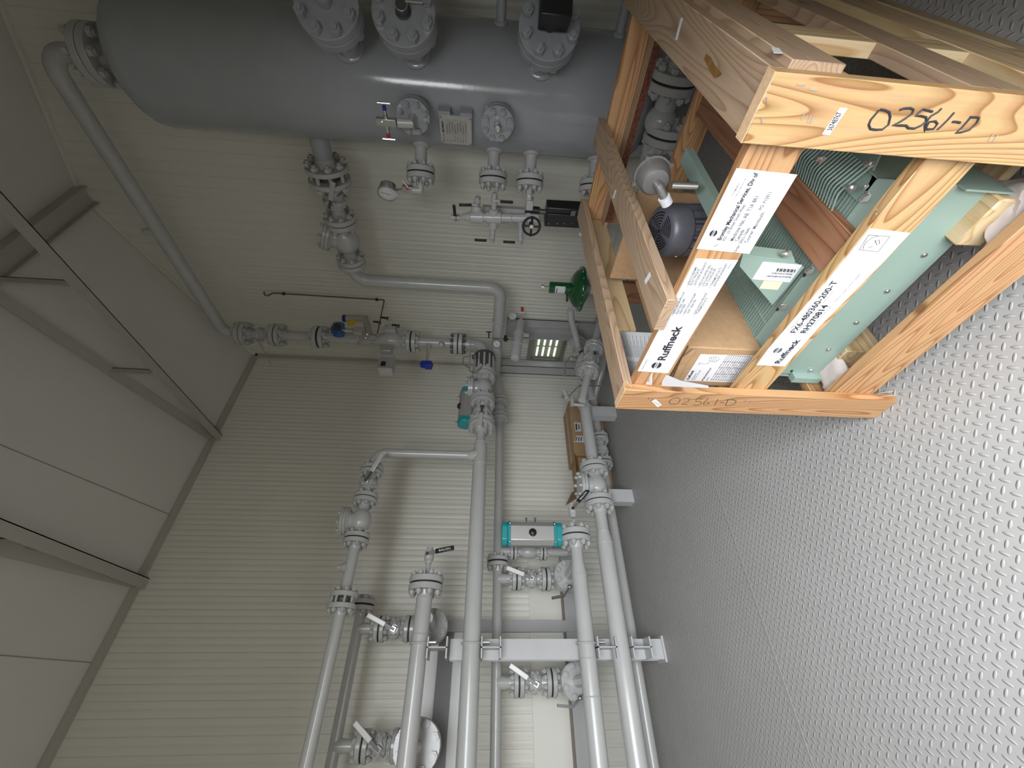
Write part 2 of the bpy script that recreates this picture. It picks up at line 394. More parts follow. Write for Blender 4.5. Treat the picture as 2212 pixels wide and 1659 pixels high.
# eave and corner trims
mb = MB().box((WX, YN, EAVE - 0.045), (WX + 0.03, WY, EAVE + 0.004)); struct('trim_3', mb, trimm)
sr = V((RXW - RIDX, 0, roofz(RXW) - RIDZ)).normalized()
mb = MB().obox(V((WX, WY - 0.012, EAVE)) + sl * 0.945 - nn * 0.015, sl * 0.95, (0, 0.012, 0), nn * 0.012)
mb.obox(V((RIDX, WY - 0.012, RIDZ)) + sr * 0.95 - V((0, 0, 0.014)), sr * 0.95, (0, 0.012, 0), (0, 0, 0.012)); struct('trim_4', mb, wallm)
mb = MB().box((WX, WY - 0.03, 0), (WX + 0.03, WY, EAVE)); struct('trim_5', mb, trimm)
struct('baseboard_left', MB().box((WX, YN, 0), (WX + 0.02, WY, 0.05)), steelp)
struct('baseboard_back', MB().box((WX, WY - 0.02, 0), (RXW, WY, 0.05)), steelp)
# ridge channel
mb = MB().box((RIDX - 0.07, YN, RIDZ - 0.06), (RIDX + 0.07, WY, RIDZ - 0.02)).box((RIDX - 0.07, YN, RIDZ - 0.10), (RIDX - 0.06, WY, RIDZ - 0.06)).box((RIDX + 0.06, YN, RIDZ - 0.10), (RIDX + 0.07, WY, RIDZ - 0.06))
t = T('ridge_beam', 'grey steel channel running under the ridge of the ceiling', 'beam', (RIDX, 1, RIDZ - 0.1)); t.part('channel', mb, trimm)
# roof trusses
def truss(y, label):
    t = T('roof_truss', label, 'truss', (WX + 0.02, y, EAVE - 0.05), 'steel trusses under the ceiling')
    zb = EAVE - 0.02
    x1 = RXW - 0.01
    def bar(name, a, b, wd, dp):
        a, b = V(a), V(b); dd = (b - a).normalized(); u = V((0, 1, 0)); q = dd.cross(u)
        mb = MB(); c = (a + b) / 2; h = (b - a) / 2
        mb.obox(c + u * (wd / 2 - 0.003), h, u * 0.003, q * dp / 2); mb.obox(c - q * (dp / 2 - 0.003), h, u * wd / 2, q * 0.003)
        t.part(name, mb, trimm)
    bar('bottom_chord', (WX + 0.02, y, zb - 0.03), (x1, y, zb - 0.03), 0.075, 0.075)
    bar('top_chord', V((WX + 0.02, y, EAVE - 0.0)), V((RIDX, y, RIDZ - 0.045)), 0.07, 0.06)
    bar('top_chord', V((RIDX, y, RIDZ - 0.045)), V((x1, y, roofz(x1) - 0.045)), 0.05, 0.05)
    for x in (P(300, 806, Y=2.05).x, P(112, 615, Y=2.05).x, -1.25, -0.65):
        bar('web', (x, y, zb), (x, y, roofz(x) - 0.05), 0.05, 0.05)
    return t
truss(P(463, 948, X=WX)[1], 'roof truss nearer the back wall, third bay from the tank')
truss(P(306, 1262, X=WX)[1], 'roof truss farther from the back wall, low in the upright view')
# louvre window with steel jambs by the corner
mb = MB(); x0, x1, z0, z1 = -3.40, -3.05, 0.325, 0.655; y = WY - 0.03
mb.box((x0 - 0.03, y - 0.012, z0 - 0.035), (x1 + 0.03, WY, z0)).box((x0 - 0.03, y - 0.012, z1), (x1 + 0.03, WY, z1 + 0.035)).box((x0 - 0.03, y - 0.012, z0), (x0, WY, z1)).box((x1, y - 0.012, z0), (x1 + 0.03, WY, z1))
wn = struct('window_1', mb, mat('brushed_window_frame', (0.30, 0.29, 0.27), 0.35, metal=0.7))
pb = MB().box((x0, y + 0.022, z0), (x1, y + 0.027, z1)); pane = struct('window_pane', pb, mat('louvre_backing', (0.30, 0.32, 0.24), 0.5)); pane.parent = wn
for k in range(4):
    zz = z0 + 0.055 + k * 0.066
    lb = MB().box((x0 + 0.20, y + 0.010, zz), (x1 - 0.02, y + 0.016, zz + 0.018)).box((x0 + 0.03, y + 0.010, zz), (x0 + 0.17, y + 0.016, zz + 0.018))
    s_ = struct('louvre_slot', lb, glassm); s_.parent = wn
def channel(name, label, x0, x1, y0, y1, z0, z1, open_to=-1):
    mb = MB(); tw = 0.010; ym = y1 if open_to < 0 else y0
    mb.box((x0, y1 - tw, z0), (x1, y1, z1)) if open_to < 0 else mb.box((x0, y0, z0), (x1, y0 + tw, z1))
    mb.box((x0, y0, z0), (x0 + tw, y1, z1)).box((x1 - tw, y0, z0), (x1, y1, z1)).box((x0, y0, z0), (x1, y1, z0 + tw))
    return solo(name, mb, steelp, label, 'column')
channel('steel_column', 'short grey steel channel column between the riser pipe and the slotted window', -3.02, -2.84, WY - 0.11, WY - 0.006, 0.0, 0.955)
channel('steel_column', 'short grey steel channel column in the corner, beside the slotted window', -3.57, -3.43, WY - 0.13, WY - 0.034, 0.0, 1.06, 1)
# framed opening in the left wall: header, jamb and sill
X = WX + 0.006
def wallstrip(name, pa, pb, zc, hz, m, label, out=0.04, cat='trim'):
    ya, yb = P(pa[0], pa[1], X=X).y, P(pb[0], pb[1], X=X).y
    return solo(name, MB().box((X, min(ya, yb), zc - hz), (X + out, max(ya, yb), zc + hz)), m, label, cat)
zh = P(955, 1500, X=X).z; zs = P(1240, 1500, X=X).z
yj = P(1150, 1367, X=X).y
mb = MB().box((X, -1.6, zh - 0.055), (X + 0.05, yj, zh + 0.05)); struct('trim_6', mb, mat('dark_grey_header', (0.16, 0.16, 0.16), 0.45))
mb = MB().box((X, -1.6, zh + 0.05), (X + 0.03, yj + 0.02, zh + 0.17)).box((X, -1.6, zh - 0.12), (X + 0.012, yj, zh - 0.055)); struct('trim_7', mb, mat('white_flashing', (0.75, 0.74, 0.75), 0.4))
mb = MB().box((X, yj, zs - 0.04), (X + 0.06, yj + 0.075, zh + 0.05)).box((X, -1.6, zs - 0.08), (X + 0.052, 1.0, zs + 0.03)); struct('trim_8', mb, steelp)
mb = MB().box((X, -1.6, zs + 0.04), (X + 0.008, 1.02, zs + 0.30)); struct('trim_9', mb, wallm)
mb = MB().box((X, -1.6, zs + 0.031), (X + 0.03, yj + 0.45, zs + 0.045)); struct('trim_10', mb, mat('brown_edge_strip', (0.2, 0.16, 0.13), 0.5))
#SECTION-END-ROOM

cc_ = P(937, 790, X=WX + 0.03), P(1022, 793, X=WX + 0.03)
solo('cable_cover', MB().box((WX + 0.002, cc_[0].y - 0.02, cc_[1].z), (WX + 0.035, cc_[0].y + 0.02, cc_[0].z)), mat('cream_cover', (0.62, 0.58, 0.52), 0.5), 'narrow cream strip cover in the wall corner beside the blue instrument head', 'cover')
# ---------------------------------------------------------------- flanges, bolts
_bolt = {}
def bolt_mesh(dia, length, m):
    key = (round(dia, 4), round(length, 4), m.name)
    if key not in _bolt:
        mb = MB(); h = length / 2; nr = dia * 0.92; nh = dia * 0.9
        mb.cyl((0, 0, -h), (0, 0, h), dia / 2, n=8)
        for s in (-1, 1):
            z = s * (h - dia * 0.45); mb.lathe((0, 0, z - (nh if s > 0 else 0)), (0, 0, 1), [(0, nr), (nh, nr)], 6)
        me = mb.data('bolt'); me.materials.append(m); _bolt[key] = me
    return _bolt[key]
OD = {1: (0.124, 0.095, 4), 2: (0.165, 0.127, 8), 3: (0.210, 0.168, 8), 4: (0.264, 0.212, 8)}
def flange(th, c, d, size, thick=None, parent=None, m=None, neck=0.0, pr=None, hub=True):
    """one flange plate whose outer face is at c; d points away from the pipe it is welded to"""
    od, bc, nb = OD[size] if not isinstance(size, tuple) else size
    thick = thick or od * 0.165; m = m or paint; d = V(d).normalized(); c = V(c)
    pr = pr or od * 0.21
    prof = []
    if hub: prof += [(-thick - od * 0.20 - neck, pr), (-thick - od * 0.16, pr * 1.03), (-thick, pr * 1.25)]
    prof += [(-thick, od / 2 - 0.003), (-thick + 0.003, od / 2), (-0.003, od / 2), (0, od / 2 - 0.003)]
    return th.part('flange', MB().lathe(c, d, prof, 32), m, parent)
def joint(th, c, d, size, gap=0.008, thick=None, m=None, bm=None, th2=None, hub=(True, True), phase=None, blen=None, gask=True, pr=None):
    """two flanges face to face at c with gasket and stud bolts"""
    od, bc, nb = OD[size] if not isinstance(size, tuple) else size
    d = V(d).normalized(); c = V(c); thick = thick or od * 0.165
    f1 = flange(th, c - d * gap / 2, d, size, thick, m=m, hub=hub[0], pr=pr); flange(th2 or th, c + d * gap / 2, -d, size, thick, m=m, hub=hub[1], pr=pr)
    if gask: th.part('gasket', MB().cyl(c - d * gap / 2, c + d * gap / 2, od * 0.465, n=32), gasket)
    dia = od * 0.098; L = blen or (2 * thick + gap + dia * 3.1); me = bolt_mesh(dia, L, bm or m or paint)
    x, y, z = frame(d)
    for k in range(nb):
        a = 2 * math.pi * (k + (0.5 if phase is None else phase)) / nb
        p = c + x * (bc / 2 * math.cos(a)) + y * (bc / 2 * math.sin(a))
        th.link('bolt', me, Matrix.Translation(p) @ Matrix((x, y, z)).transposed().to_4x4(), f1)
    return f1
def pipe(th, pts, r, bend=0.0, m=None, name='pipe'):
    return th.part(name, MB().tube(pts, r, bend, n=24, seg=10), m or paint)
def weld(mb, c, d, r): return mb.torus(c, d, r, 0.0035, 24, 8)
def small_valve(name, label, c, d, hd, hm=None, s=1.0, group=None, txt=False):
    """threaded ball valve with a lever: c centre, d flow axis, hd lever direction, stem toward the room"""
    c, d, hd = V(c), V(d).normalized(), V(hd).normalized()
    st = d.cross(hd)
    if st.dot(V((0, 0, CH)) - c) < 0: st = -st
    if abs(d.dot(hd)) > 0.8:
        st = (V((0, 0, CH)) - c); st = (st - d * st.dot(d)).normalized()
    st.normalize()
    t = T(name, label, 'valve', c, group)
    mb = MB().lathe(c - d * 0.038 * s, d, [(0, 0.015 * s), (0.012 * s, 0.016 * s), (0.016 * s, 0.022 * s), (0.06 * s, 0.022 * s), (0.064 * s, 0.016 * s), (0.076 * s, 0.015 * s)], 12)
    t.part('body', mb, paint)
    t.part('stem', MB().cyl(c, c + st * 0.036 * s, 0.008 * s, n=10), chrome)
    b0 = c + st * 0.034 * s
    h = t.part('handle', MB().obox(b0 + hd * 0.02 * s, hd * 0.026 * s, st.cross(hd) * 0.008 * s, st * 0.002 * s), zinc)
    g0 = b0 + hd * 0.044 * s + st * 0.006 * s
    mb = MB().obox(g0 + hd * 0.042 * s, hd * 0.045 * s, st.cross(hd) * 0.011 * s, st * 0.004 * s)
    g = t.part('grip', mb, hm or black, h, bev=0.003)
    if txt:
        up = st.cross(hd)
        text(t, 'BALON', g0 + hd * 0.015 * s - up * 0.005 * s + st * 0.0045 * s, g0 + hd * 0.07 * s - up * 0.005 * s + st * 0.0045 * s, 0.009 * s, st, white, g, 0.02)
    return t
def lever(th, c, st, hd, L, m=None, crank=0.03, parent=None, wd=0.016):
    """flat lever handle with a cranked neck, from stem top c"""
    c, st, hd = V(c), V(st).normalized(), V(hd).normalized(); sd = st.cross(hd)
    h = th.part('handle', MB().obox(c + hd * L * 0.16 + st * 0.006, hd * L * 0.20, sd * wd * 0.55, st * 0.004), darkst, parent)
    a = c + hd * L * 0.32 + st * 0.006
    th.part('grip', MB().obox(a + hd * L * 0.36 + st * crank * 0.3, hd * L * 0.36 + st * crank * 0.1, sd * wd, st * 0.006), m or castgrip, h, bev=0.004)
    return h
# ---------------------------------------------------------------- vessel
TX, TY, TR = -0.776, 2.723, 0.305
ZT0 = 0.42; ZT1 = P(352, 263, Y=2.62).z - 0.07
t = T('pressure_vessel', 'tall grey vertical pressure vessel with domed head against the back wall', 'tank', (TX, TY, 0))
prof = []
hd = TR * 0.5
for k in range(9): a = math.pi / 2 * k / 8; prof.append((ZT0 - hd * math.cos(a), max(0.001, TR * math.sin(a))))
for k in range(9): a = math.pi / 2 * k / 8; prof.append((ZT1 + hd * math.sin(a), max(0.001, TR * math.cos(a))))
t.part('shell', MB().lathe((TX, TY, 0), (0, 0, 1), prof, 96), tankshade)
for a in (0.6, 2.2, 3.9, 5.4):
    q = V((TX + 0.24 * math.cos(a), TY + 0.24 * math.sin(a), 0))
    t.part('leg', MB().box(q + V((-0.03, -0.03, 0)), q + V((0.03, 0.03, ZT0))), tankshade)
TC = lambda z: V((TX, TY, z))
def dirv(deg): a = math.radians(deg); return V((math.cos(a), math.sin(a), 0))
# radial nozzles: a flange on a stub with a reinforcing collar
def nozzle(z, deg, size, reach, pr, gap=0.004, blind=True, m=None, collar=1.5, bl=None, th_=None):
    m = m or tankshade; d = dirv(deg); s = TC(z) + d * (TR - 0.03)
    t.part('nozzle', MB().lathe(s, d, [(0, pr * collar), (0.036, pr * collar), (0.040, pr * collar * .94), (0.044, pr * 1.04), (0.05, pr), (reach + 0.03, pr)], 28), m)
    c = TC(z) + d * (TR + reach)
    joint(t, c, d, size, gap, m=m, hub=(True, not blind), blen=bl, pr=pr)
    return c, d
PL = lambda px, py, deg, off: None
# front pair seen nearly face on
zf1 = PD(1075, 262, 2.02).z; zf2 = PD(890, 270, 2.0).z
cf1, df1 = nozzle(zf1, -92, 2, 0.105, 0.034, 0.002)
cf2, df2 = nozzle(zf2, -92, 2, 0.105, 0.034, 0.002)
f = cf1 + df1 * 0.028
t.part('hub_ring', MB().torus(f, df1, 0.043, 0.0035, 28, 6), tankshade)
t.part('sight_plug', MB().lathe(f, df1, [(0, 0.011), (0.015, 0.011), (0.018, 0.018), (0.035, 0.018), (0.038, 0.014), (0.055, 0.014), (0.056, 0.009), (0.050, 0.008)], 12), zinc)
# three side nozzles pointing to the front left
zs1 = PD(907, 370, 2.34).z; zs2 = PD(1065, 385, 2.4).z; zs3 = PD(1145, 382, 2.4).z; zs4 = P(1278, 395, Y=2.5).z
S1, ds = nozzle(zs1, 180 + 38, 2, 0.150, 0.034, 0.008, m=paint, collar=1.45)
S2, _ = nozzle(zs2, 180 + 38, 2, 0.150, 0.034, 0.008, m=paint, collar=1.45, bl=0.115)
S3, _ = nozzle(zs3, 180 + 38, 2, 0.150, 0.034, 0.008, m=paint, collar=1.45)
S4, _ = nozzle(zs4, 180 + 38, 2, 0.150, 0.034, 0.008, m=paint, collar=1.45)
# three large nozzles pointing to the front right
for (px, py, bx, by, gl) in ((720, 6, 0, 0, 1), (878, 20, 0, 0, 2), (1187, 45, 0, 0, 3)):
    z = PD(px, py, 1.75).z
    c, dd = nozzle(z, -50, 4, 0.26 - 0.02, 0.055, 0.004, collar=1.35)
    f = c + dd * 0.04
    if gl < 3:
        t.part('gauge_cock', MB().lathe(f, dd, [(0, 0.034), (0.006, 0.034), (0.008, 0.026), (0.05, 0.026)], 20), darkst if gl == 2 else tankshade)
        if gl == 2:
            t.part('cock_rim', MB().torus(f + dd * 0.05, dd, 0.025, 0.003, 24, 8), chrome)
            t.part('tee_bar', MB().cyl(f + dd * 0.07 + V((0, 0, -0.09)), f + dd * 0.07 + V((0, 0, -0.02)), 0.005, n=8), chrome)
    else:
        t.part('hub_ring', MB().torus(f, dd, 0.035, 0.004, 28, 8), tankshade)
        t.part('cable_gland', MB().cyl(f, f + dd * 0.06, 0.026, n=20), black)
        u = V((0, 0, 1)); sdd = u.cross(dd)
        t.part('switch_housing', MB().obox(f + dd * 0.115 - u * 0.006, dd * 0.05, sdd * 0.055, u * 0.062), black, bev=0.006)
# small pipes beyond the right edge of the shell
for (px, py) in ((1082, 41), (1334, 70)):
    z = P(px, py, Y=2.72).z; d = dirv(-9)
    s = TC(z) + d * (TR - 0.02)
    t.part('coupling', MB().lathe(s, d, [(0, 0.034), (0.03, 0.034), (0.036, 0.024), (0.28, 0.024)], 20), tankshade)
# name plate on a standoff bracket
q = [P(952, 190, Y=2.30), P(1022, 193, Y=2.30), P(1020, 275, Y=2.30), P(948, 268, Y=2.30)]
nd = dirv(-106); su = V((0, 0, 1)); sr_ = su.cross(nd)
pc = TC(PD(985, 230, 2.1).z) + nd * (TR + 0.045)
nw, nh = 0.078, 0.084
t.part('plate_bracket', MB().obox(pc - nd * 0.008, sr_ * nw, su * nh, nd * 0.006).obox(pc + sr_ * (nw + 0.008) + su * 0.055 - nd * 0.02, sr_ * 0.012, su * 0.030, nd * 0.02).obox(pc + sr_ * (nw + 0.008) - su * 0.055 - nd * 0.02, sr_ * 0.012, su * 0.030, nd * 0.02), tankshade)
npl = t.part('name_plate', MB().obox(pc, sr_ * (nw - 0.002), su * (nh - 0.002), nd * 0.0015), platem)
def on_plate(u, v): return pc + nd * 0.0018 + sr_ * u + su * v
text(t, 'BROMLEY', on_plate(-0.012, 0.062), on_plate(0.05, 0.062), 0.010, nd, ink, npl, 0.03)
text(t, 'MECHANICAL SERVICES', on_plate(-0.068, 0.064), on_plate(-0.02, 0.064), 0.005, nd, ink, npl)
rows = ['CRN', 'MAWP', 'MDMT', 'SHELL THK', 'HEAD THK', 'CAPACITY', 'SERIAL NO', 'YEAR BUILT']
for k, s in enumerate(rows):
    text(t, s, on_plate(-0.066, 0.045 - k * 0.014), on_plate(-0.066 + 0.0045 * len(s), 0.045 - k * 0.014), 0.005, nd, greyink, npl)
mb = MB()
for k in range(8):
    v = 0.046 - k * 0.014; mb.obox(on_plate(0.018, v + 0.004), sr_ * 0.042, su * 0.0004, nd * 0.0003).obox(on_plate(0.018, v - 0.004), sr_ * 0.042, su * 0.0004, nd * 0.0003).obox(on_plate(0.010 + 0.006 * (k % 3), v), sr_ * 0.026, su * 0.0012, nd * 0.0003)
t.part('stamped_fields', mb, greyink, npl)
mb = MB()
for a_, b_ in ((-1, -1), (1, -1), (-1, 1), (1, 1)): mb.cyl(on_plate(a_ * 0.070, b_ * 0.076), on_plate(a_ * 0.070, b_ * 0.076) + nd * 0.003, 0.003, n=8)
t.part('rivet', mb, darkst, npl)
# top outlet with the overhead line to the riser
ZL = 4.16
RX_, RY_ = -2.81, 2.70
ztn = P(205, 90, Y=2.72).z
lt = T('overhead_pipe', 'long grey overhead pipe from the top of the vessel to the left riser', 'pipe', (RX_, RY_, 3.9))
ctop = TC(ztn + 0.02)
t.part('nozzle', MB().lathe(TC(ZT1 + hd - 0.06), (0, 0, 1), [(0, 0.055), (ztn - ZT1 - hd + 0.05, 0.045)], 24), tankshade)
joint(lt, ctop, (0, 0, 1), (0.285, 0.235, 8), 0.006, thick=0.038)
zl = 3.535
#SECTION-END-TANK
# ---------------------------------------------------------------- shipping crate (K converts the first survey units to metres)
K = 0.6238
cr = T('wooden_crate', 'open slatted pine shipping crate holding a green heater, in front of the vessel', 'crate', (-0.53, 1.15, 0))
def kb(name, lo, hi, axis, m, **kw):
    lo = V(lo) * K; hi = V(hi) * K
    return board(cr, name, lo, hi, axis, m, **kw)
YF = 1.06; TH = 0.038
FP = YF * K           # front plane of the posts
SP = (YF + TH) * K    # front plane of the slats
p1 = kb('post', (-1.478, YF, 0.002), (-1.338, YF + TH, 1.25), 2, pineo)
p2 = kb('post', (-0.364, YF, 0.002), (-0.222, YF + TH, 1.256), 2, pine)
cr.part('end_grain', MB().box(V((-1.478, YF + .001, 1.2501)) * K, V((-1.338, YF + TH, 1.2525)) * K), endg, p1)
cr.part('end_grain', MB().box(V((-0.364, YF + .001, 1.2561)) * K, V((-0.222, YF + TH, 1.2585)) * K), endg, p2)
s1 = kb('slat', (-1.478, YF + TH, 1.070), (-0.222, YF + 2 * TH, 1.211), 0, pineo)
s2 = kb('slat', (-1.478, YF + TH, 0.600), (-0.222, YF + 2 * TH, 0.740), 0, pine)
s3 = kb('slat', (-1.478, YF + TH, 0.100), (-0.222, YF + 2 * TH, 0.285), 0, pineo)
FY = 2.62
def top_board(x0, x1, y0, y1, m, clip=0.0):
    o = kb('top_board', (x0, y0, 1.212), (x1, y1, 1.25), 1, m); return o
top_board(-1.478, -1.338, YF + TH, 2.70, pineshade)
top_board(-0.992, -0.852, YF + TH - 0.03, 2.70, pineshade)
top_board(-0.364, -0.222, YF + TH, 2.70, pineshade)
kb('side_rail', (-0.244, YF + TH + 0.001, 1.086), (-0.206, 2.7, 1.2115), 1, pineshade)
kb('side_rail', (-0.260, YF + TH, 0.63), (-0.222, 2.7, 0.77), 1, pineshade)
kb('side_rail', (-0.260, YF + TH, 0.285), (-0.222, 2.7, 0.48), 1, pinep)
kb('side_rail', (-1.478, YF + TH, 0.60), (-1.44, 2.62, 0.74), 1, pineo)
kb('side_rail', (-1.478, YF + TH, 0.10), (-1.44, 2.62, 0.285), 1, pineo)
kb('far_rail', (-1.44, FY, 1.10), (-0.23, FY + TH, 1.211), 0, pineo)
kb('far_rail', (-1.44, FY - 0.095, 1.075), (-0.23, FY, 1.10), 0, pineshade)
cr.part('bark_edge', MB().box(V((-1.40, FY - 0.097, 1.060)) * K, V((-0.30, FY - 0.094, 1.0985)) * K), bark)
kb('far_rail', (-1.44, FY, 0.62), (-0.26, FY + TH, 0.76), 0, pineo)
kb('far_rail', (-1.44, FY, 0.10), (-0.26, FY + TH, 0.25), 0, pineo)
for x in (-1.478, -0.364): kb('post', (x, FY + TH, 0.002), (x + 0.14, FY + 2 * TH, 1.21), 2, pineo)
yp_ = P(1755, 95, X=-0.15).y / K
kb('post', (-0.262, yp_, 0.10), (-0.224, yp_ + 0.14, 1.205), 2, pinep)
kb('side_rail', (-1.478, P(1345, 712, X=-1.44 * K).y / K, 1.07), (-1.44, 2.62, 1.211), 1, pinep)
xa_, xb_ = P(1345, 655, Y=1.655).x / K, P(1345, 612, Y=1.655).x / K
kb('post', (min(xa_, xb_), FY + TH, 0.02), (max(xa_, xb_), FY + 2 * TH, P(1296, 633, Y=1.66).z / K), 2, pinered)
# ties running front to back
kb('tie_board', (-1.05, YF + 2 * TH, 0.80), (-0.80, 2.62, 0.838), 1, pinered) if 0 else None
A, B = P(1775, 595, Y=0.712), P(1845, 511, Y=0.712); TIEZ = A.z
board(cr, 'tie_board', (min(A.x, B.x), 0.712, A.z - 0.024), (max(A.x, B.x), FY * K, A.z), 1, pinered)
# bottom skid and deck pieces
kb('skid', (-1.478, YF + 0.12, 0.002), (-1.36, 2.66, 0.10), 1, pinep)
kb('skid', (-0.36, YF + 0.12, 0.002), (-0.24, 2.66, 0.10), 1, pinep)
kb('cross_block', (-1.36, YF + 0.18, 0.10), (-1.22, 2.5, 0.235), 1, pinep)
C1, C2 = P(2018, 520, Y=0.76), P(2178, 440, Y=0.76)
board(cr, 'cross_block', (C1.x, 0.745, C2.z - 0.02), (C1.x + 0.10, 1.50, C1.z - 0.035), 1, pinep, bev=0.004)
kb('deck_board', (-1.36, 1.34, 0.165), (-0.26, 1.46, 0.20), 0, pinep)
kb('deck_board', (-1.40, YF + 2 * TH, 0.10), (-1.18, YF + 0.6, 0.14), 1, pinep)
# post side strip, staples
mb = MB()
for (px, py, dx, dz, Yp) in ((1730, 183, 1, 0, FP), (1757, 194, 1, 0, FP), (1735, 250, 0, 1, FP), (1748, 256, 0.1, 1, FP), (1754, 258, 0.1, 1, FP), (1657, 218, 0.8, 1, FP), (1645, 260, 0.9, 1, FP), (2140, 297, 0.3, 1, FP), (2150, 299, 0.3, 1, FP), (1401, 861, 0, 1, FP), (1408, 863, 0, 1, FP), (1610, 866, 0, 1, FP), (1620, 868, 0, 1, FP)):
    c = P(px, py, Y=Yp - 0.0008); d = V((dz, 0, dx)).normalized() * 0.0055
    cr.part('staple', MB().obox(c, d, (0, 0.0006, 0), V((d.z, 0, -d.x)).normalized() * 0.0007), chrome)
# marker writing on the posts
def zp(lst, ox, oy, sc, Y): return [P(ox + a / sc, oy + b / sc, Y=Y) for a, b in lst]
W2 = [[(480, 1310), (440, 1360), (380, 1430), (355, 1490), (375, 1540), (440, 1550), (520, 1545), (590, 1490), (612, 1400), (600, 1340), (545, 1315), (490, 1308)],
      [(722, 1312), (780, 1295), (850, 1292), (890, 1310), (870, 1360), (800, 1410), (720, 1460), (640, 1498), (720, 1498), (805, 1500)],
      [(1118, 1334), (1080, 1325), (1000, 1305), (960, 1340), (915, 1382), (980, 1385), (1040, 1400), (1040, 1450), (980, 1500), (900, 1535), (830, 1530), (800, 1500)],
      [(1228, 1292), (1180, 1340), (1100, 1385), (1060, 1430), (1025, 1500), (1020, 1570), (1040, 1520), (1080, 1455), (1150, 1448), (1175, 1480), (1130, 1540), (1060, 1545), (1030, 1530)],
      [(1378, 1342), (1300, 1430), (1230, 1500), (1172, 1550)], [(1352, 1455), (1400, 1455), (1450, 1466)],
      [(1582, 1385), (1540, 1440), (1470, 1520), (1395, 1588), (1460, 1580), (1560, 1550), (1640, 1470), (1672, 1410), (1640, 1400), (1560, 1402)]]
mb = strokes([zp(l, 1812, 0, 5.53, FP) for l in W2], 0.0018, V((0, 0.0002, 0))); cr.part('lettering', mb, ink, p2)
W1 = [[(880, 1155), (850, 1148), (800, 1160), (775, 1185), (785, 1205), (840, 1208), (875, 1185), (882, 1160)], [(905, 1160), (935, 1150), (975, 1155), (960, 1180), (895, 1208), (955, 1212)],
      [(1095, 1160), (1040, 1155), (1030, 1180), (1075, 1182), (1085, 1205), (1050, 1218), (1005, 1215)], [(1150, 1155), (1110, 1190), (1105, 1212), (1150, 1212), (1160, 1192), (1125, 1195)],
      [(1245, 1160), (1210, 1215)], [(1260, 1190), (1300, 1192)], [(1340, 1162), (1325, 1195), (1312, 1222)], [(1320, 1165), (1390, 1165), (1418, 1180), (1395, 1210), (1320, 1225)]]
mb = strokes([zp(l, 1270, 600, 4.424, FP) for l in W1], 0.0011, V((0, 0.0003, 0))); cr.part('lettering', mb, ink, p1)
# paper labels stapled to the slats
def sheet(th, name, pts, Y, m, parent=None, thick=0.0008, wav=0.0):
    q = [P(a, b, Y=Y) for a, b in pts]
    return th.part(name, MB().prism(q, (0, -thick, 0)), m, parent)
YL = SP - 0.0004; YT = SP - 0.0016; NF = (0, -1, 0)
def tx(s, a, b, cap, parent, m=ink, bold=0.0, th=cr, Y=None):
    yy = Y or YT; A_, B_ = P(*a, Y=yy), P(*b, Y=yy); text(th, s, A_, B_, cap, NF, m, parent, bold, 0.0)
def Z4(x, y): return (1440 + x / 7.373, 540 + y / 7.373)
def Z6(x, y): return (1270 + x / 4.424, 600 + y / 4.424)
def Z7(x, y): return (1560 + x / 4.424, 380 + y / 4.424)
def Z5(x, y): return (1240 + x / 5.53, 400 + y / 5.53)
def Z3(x, y): return (1200 + x / 3.16, y / 3.16)
l1 = sheet(cr, 'paper_label', [(1377, 801), (1503, 558), (1594, 562), (1443, 806)], YL, white, s1)
tx('Ruffneck', Z6(735, 790), Z6(905, 462), 0.020, l1, bold=0.03)
for s, a, b in (('• EXPLOSION-PROOF', (110, 1040), (300, 665)), ('ELECTRIC AIR', (175, 1020), (305, 775)), ('HEATERS', (228, 1018), (312, 862)), ('• HEAT EXCHANGER', (280, 1040), (480, 690)), ('UNIT HEATER', (345, 1020), (482, 790)), ('• EXPLOSION-PROOF', (450, 1040), (655, 685)), ('THERMOSTATS', (500, 1020), (662, 765)),
                ('• AÉROTHERME', (345, 585), (495, 270)), ('ÉLECTRIQUE', (402, 560), (537, 300)), ('ANTIDÉFLAGRANT', (460, 565), (655, 190)), ('• RÉCHAUFFEURS', (525, 595), (715, 240)), ("D'ÉCHANGEUR", (592, 578), (752, 280)), ('DE CHALEUR', (645, 575), (795, 295)), ('• THERMOSTATS', (705, 605), (885, 285)), ('ANTIDÉFLAGRANT', (770, 585), (980, 215))):
    tx(s, Z4(*a), Z4(*b), 0.0050, l1, greyink, 0.015)
tx('00000-9', Z4(985, 300), Z4(1040, 225), 0.003, l1, greyink)
tx('MANUFACTURED BY', Z6(520, 880), Z6(575, 780), 0.003, l1, greyink)
def logo(px, py, r, parent, Y=None, m=ink):
    c = P(px, py, Y=Y or YT)
    mb = MB(); up = [c + V((math.cos(a), 0, math.sin(a))) * r for a in [math.pi * k / 10 for k in range(11)]]
    lo = [c + V((math.cos(a), 0, math.sin(a))) * r for a in [math.pi + math.pi * k / 10 for k in range(11)]]
    mb.prism([p + V((0, 0, r * 0.32)) if abs(p.z - c.z) < 1e-6 else p for p in up if p.z >= c.z - 1e-6 and (p.z - c.z > r * 0.3)], (0, -0.0003, 0))
    mb.prism([p for p in lo if (c.z - p.z > r * 0.3)], (0, -0.0003, 0))
    o = cr.part('emblem', mb, m, parent)
    text(cr, 'THERMON', c + V((-r * 0.85, 0, -r * 0.14)), c + V((r * 0.85, 0, -r * 0.14)), r * 0.28, NF, m, parent, 0.02, 0.0)
logo(*Z6(655, 838), 0.0125, l1)
l2 = sheet(cr, 'paper_label', [(1505, 537), (1591, 363), (1722, 377), (1618, 548)], YL - 0.0004, white, s1)
YT -= 0.0008
tx('Bromley Mechanical Services, Div of', Z3(1128, 1640), Z3(1388, 1182), 0.0080, l2, bold=0.025)
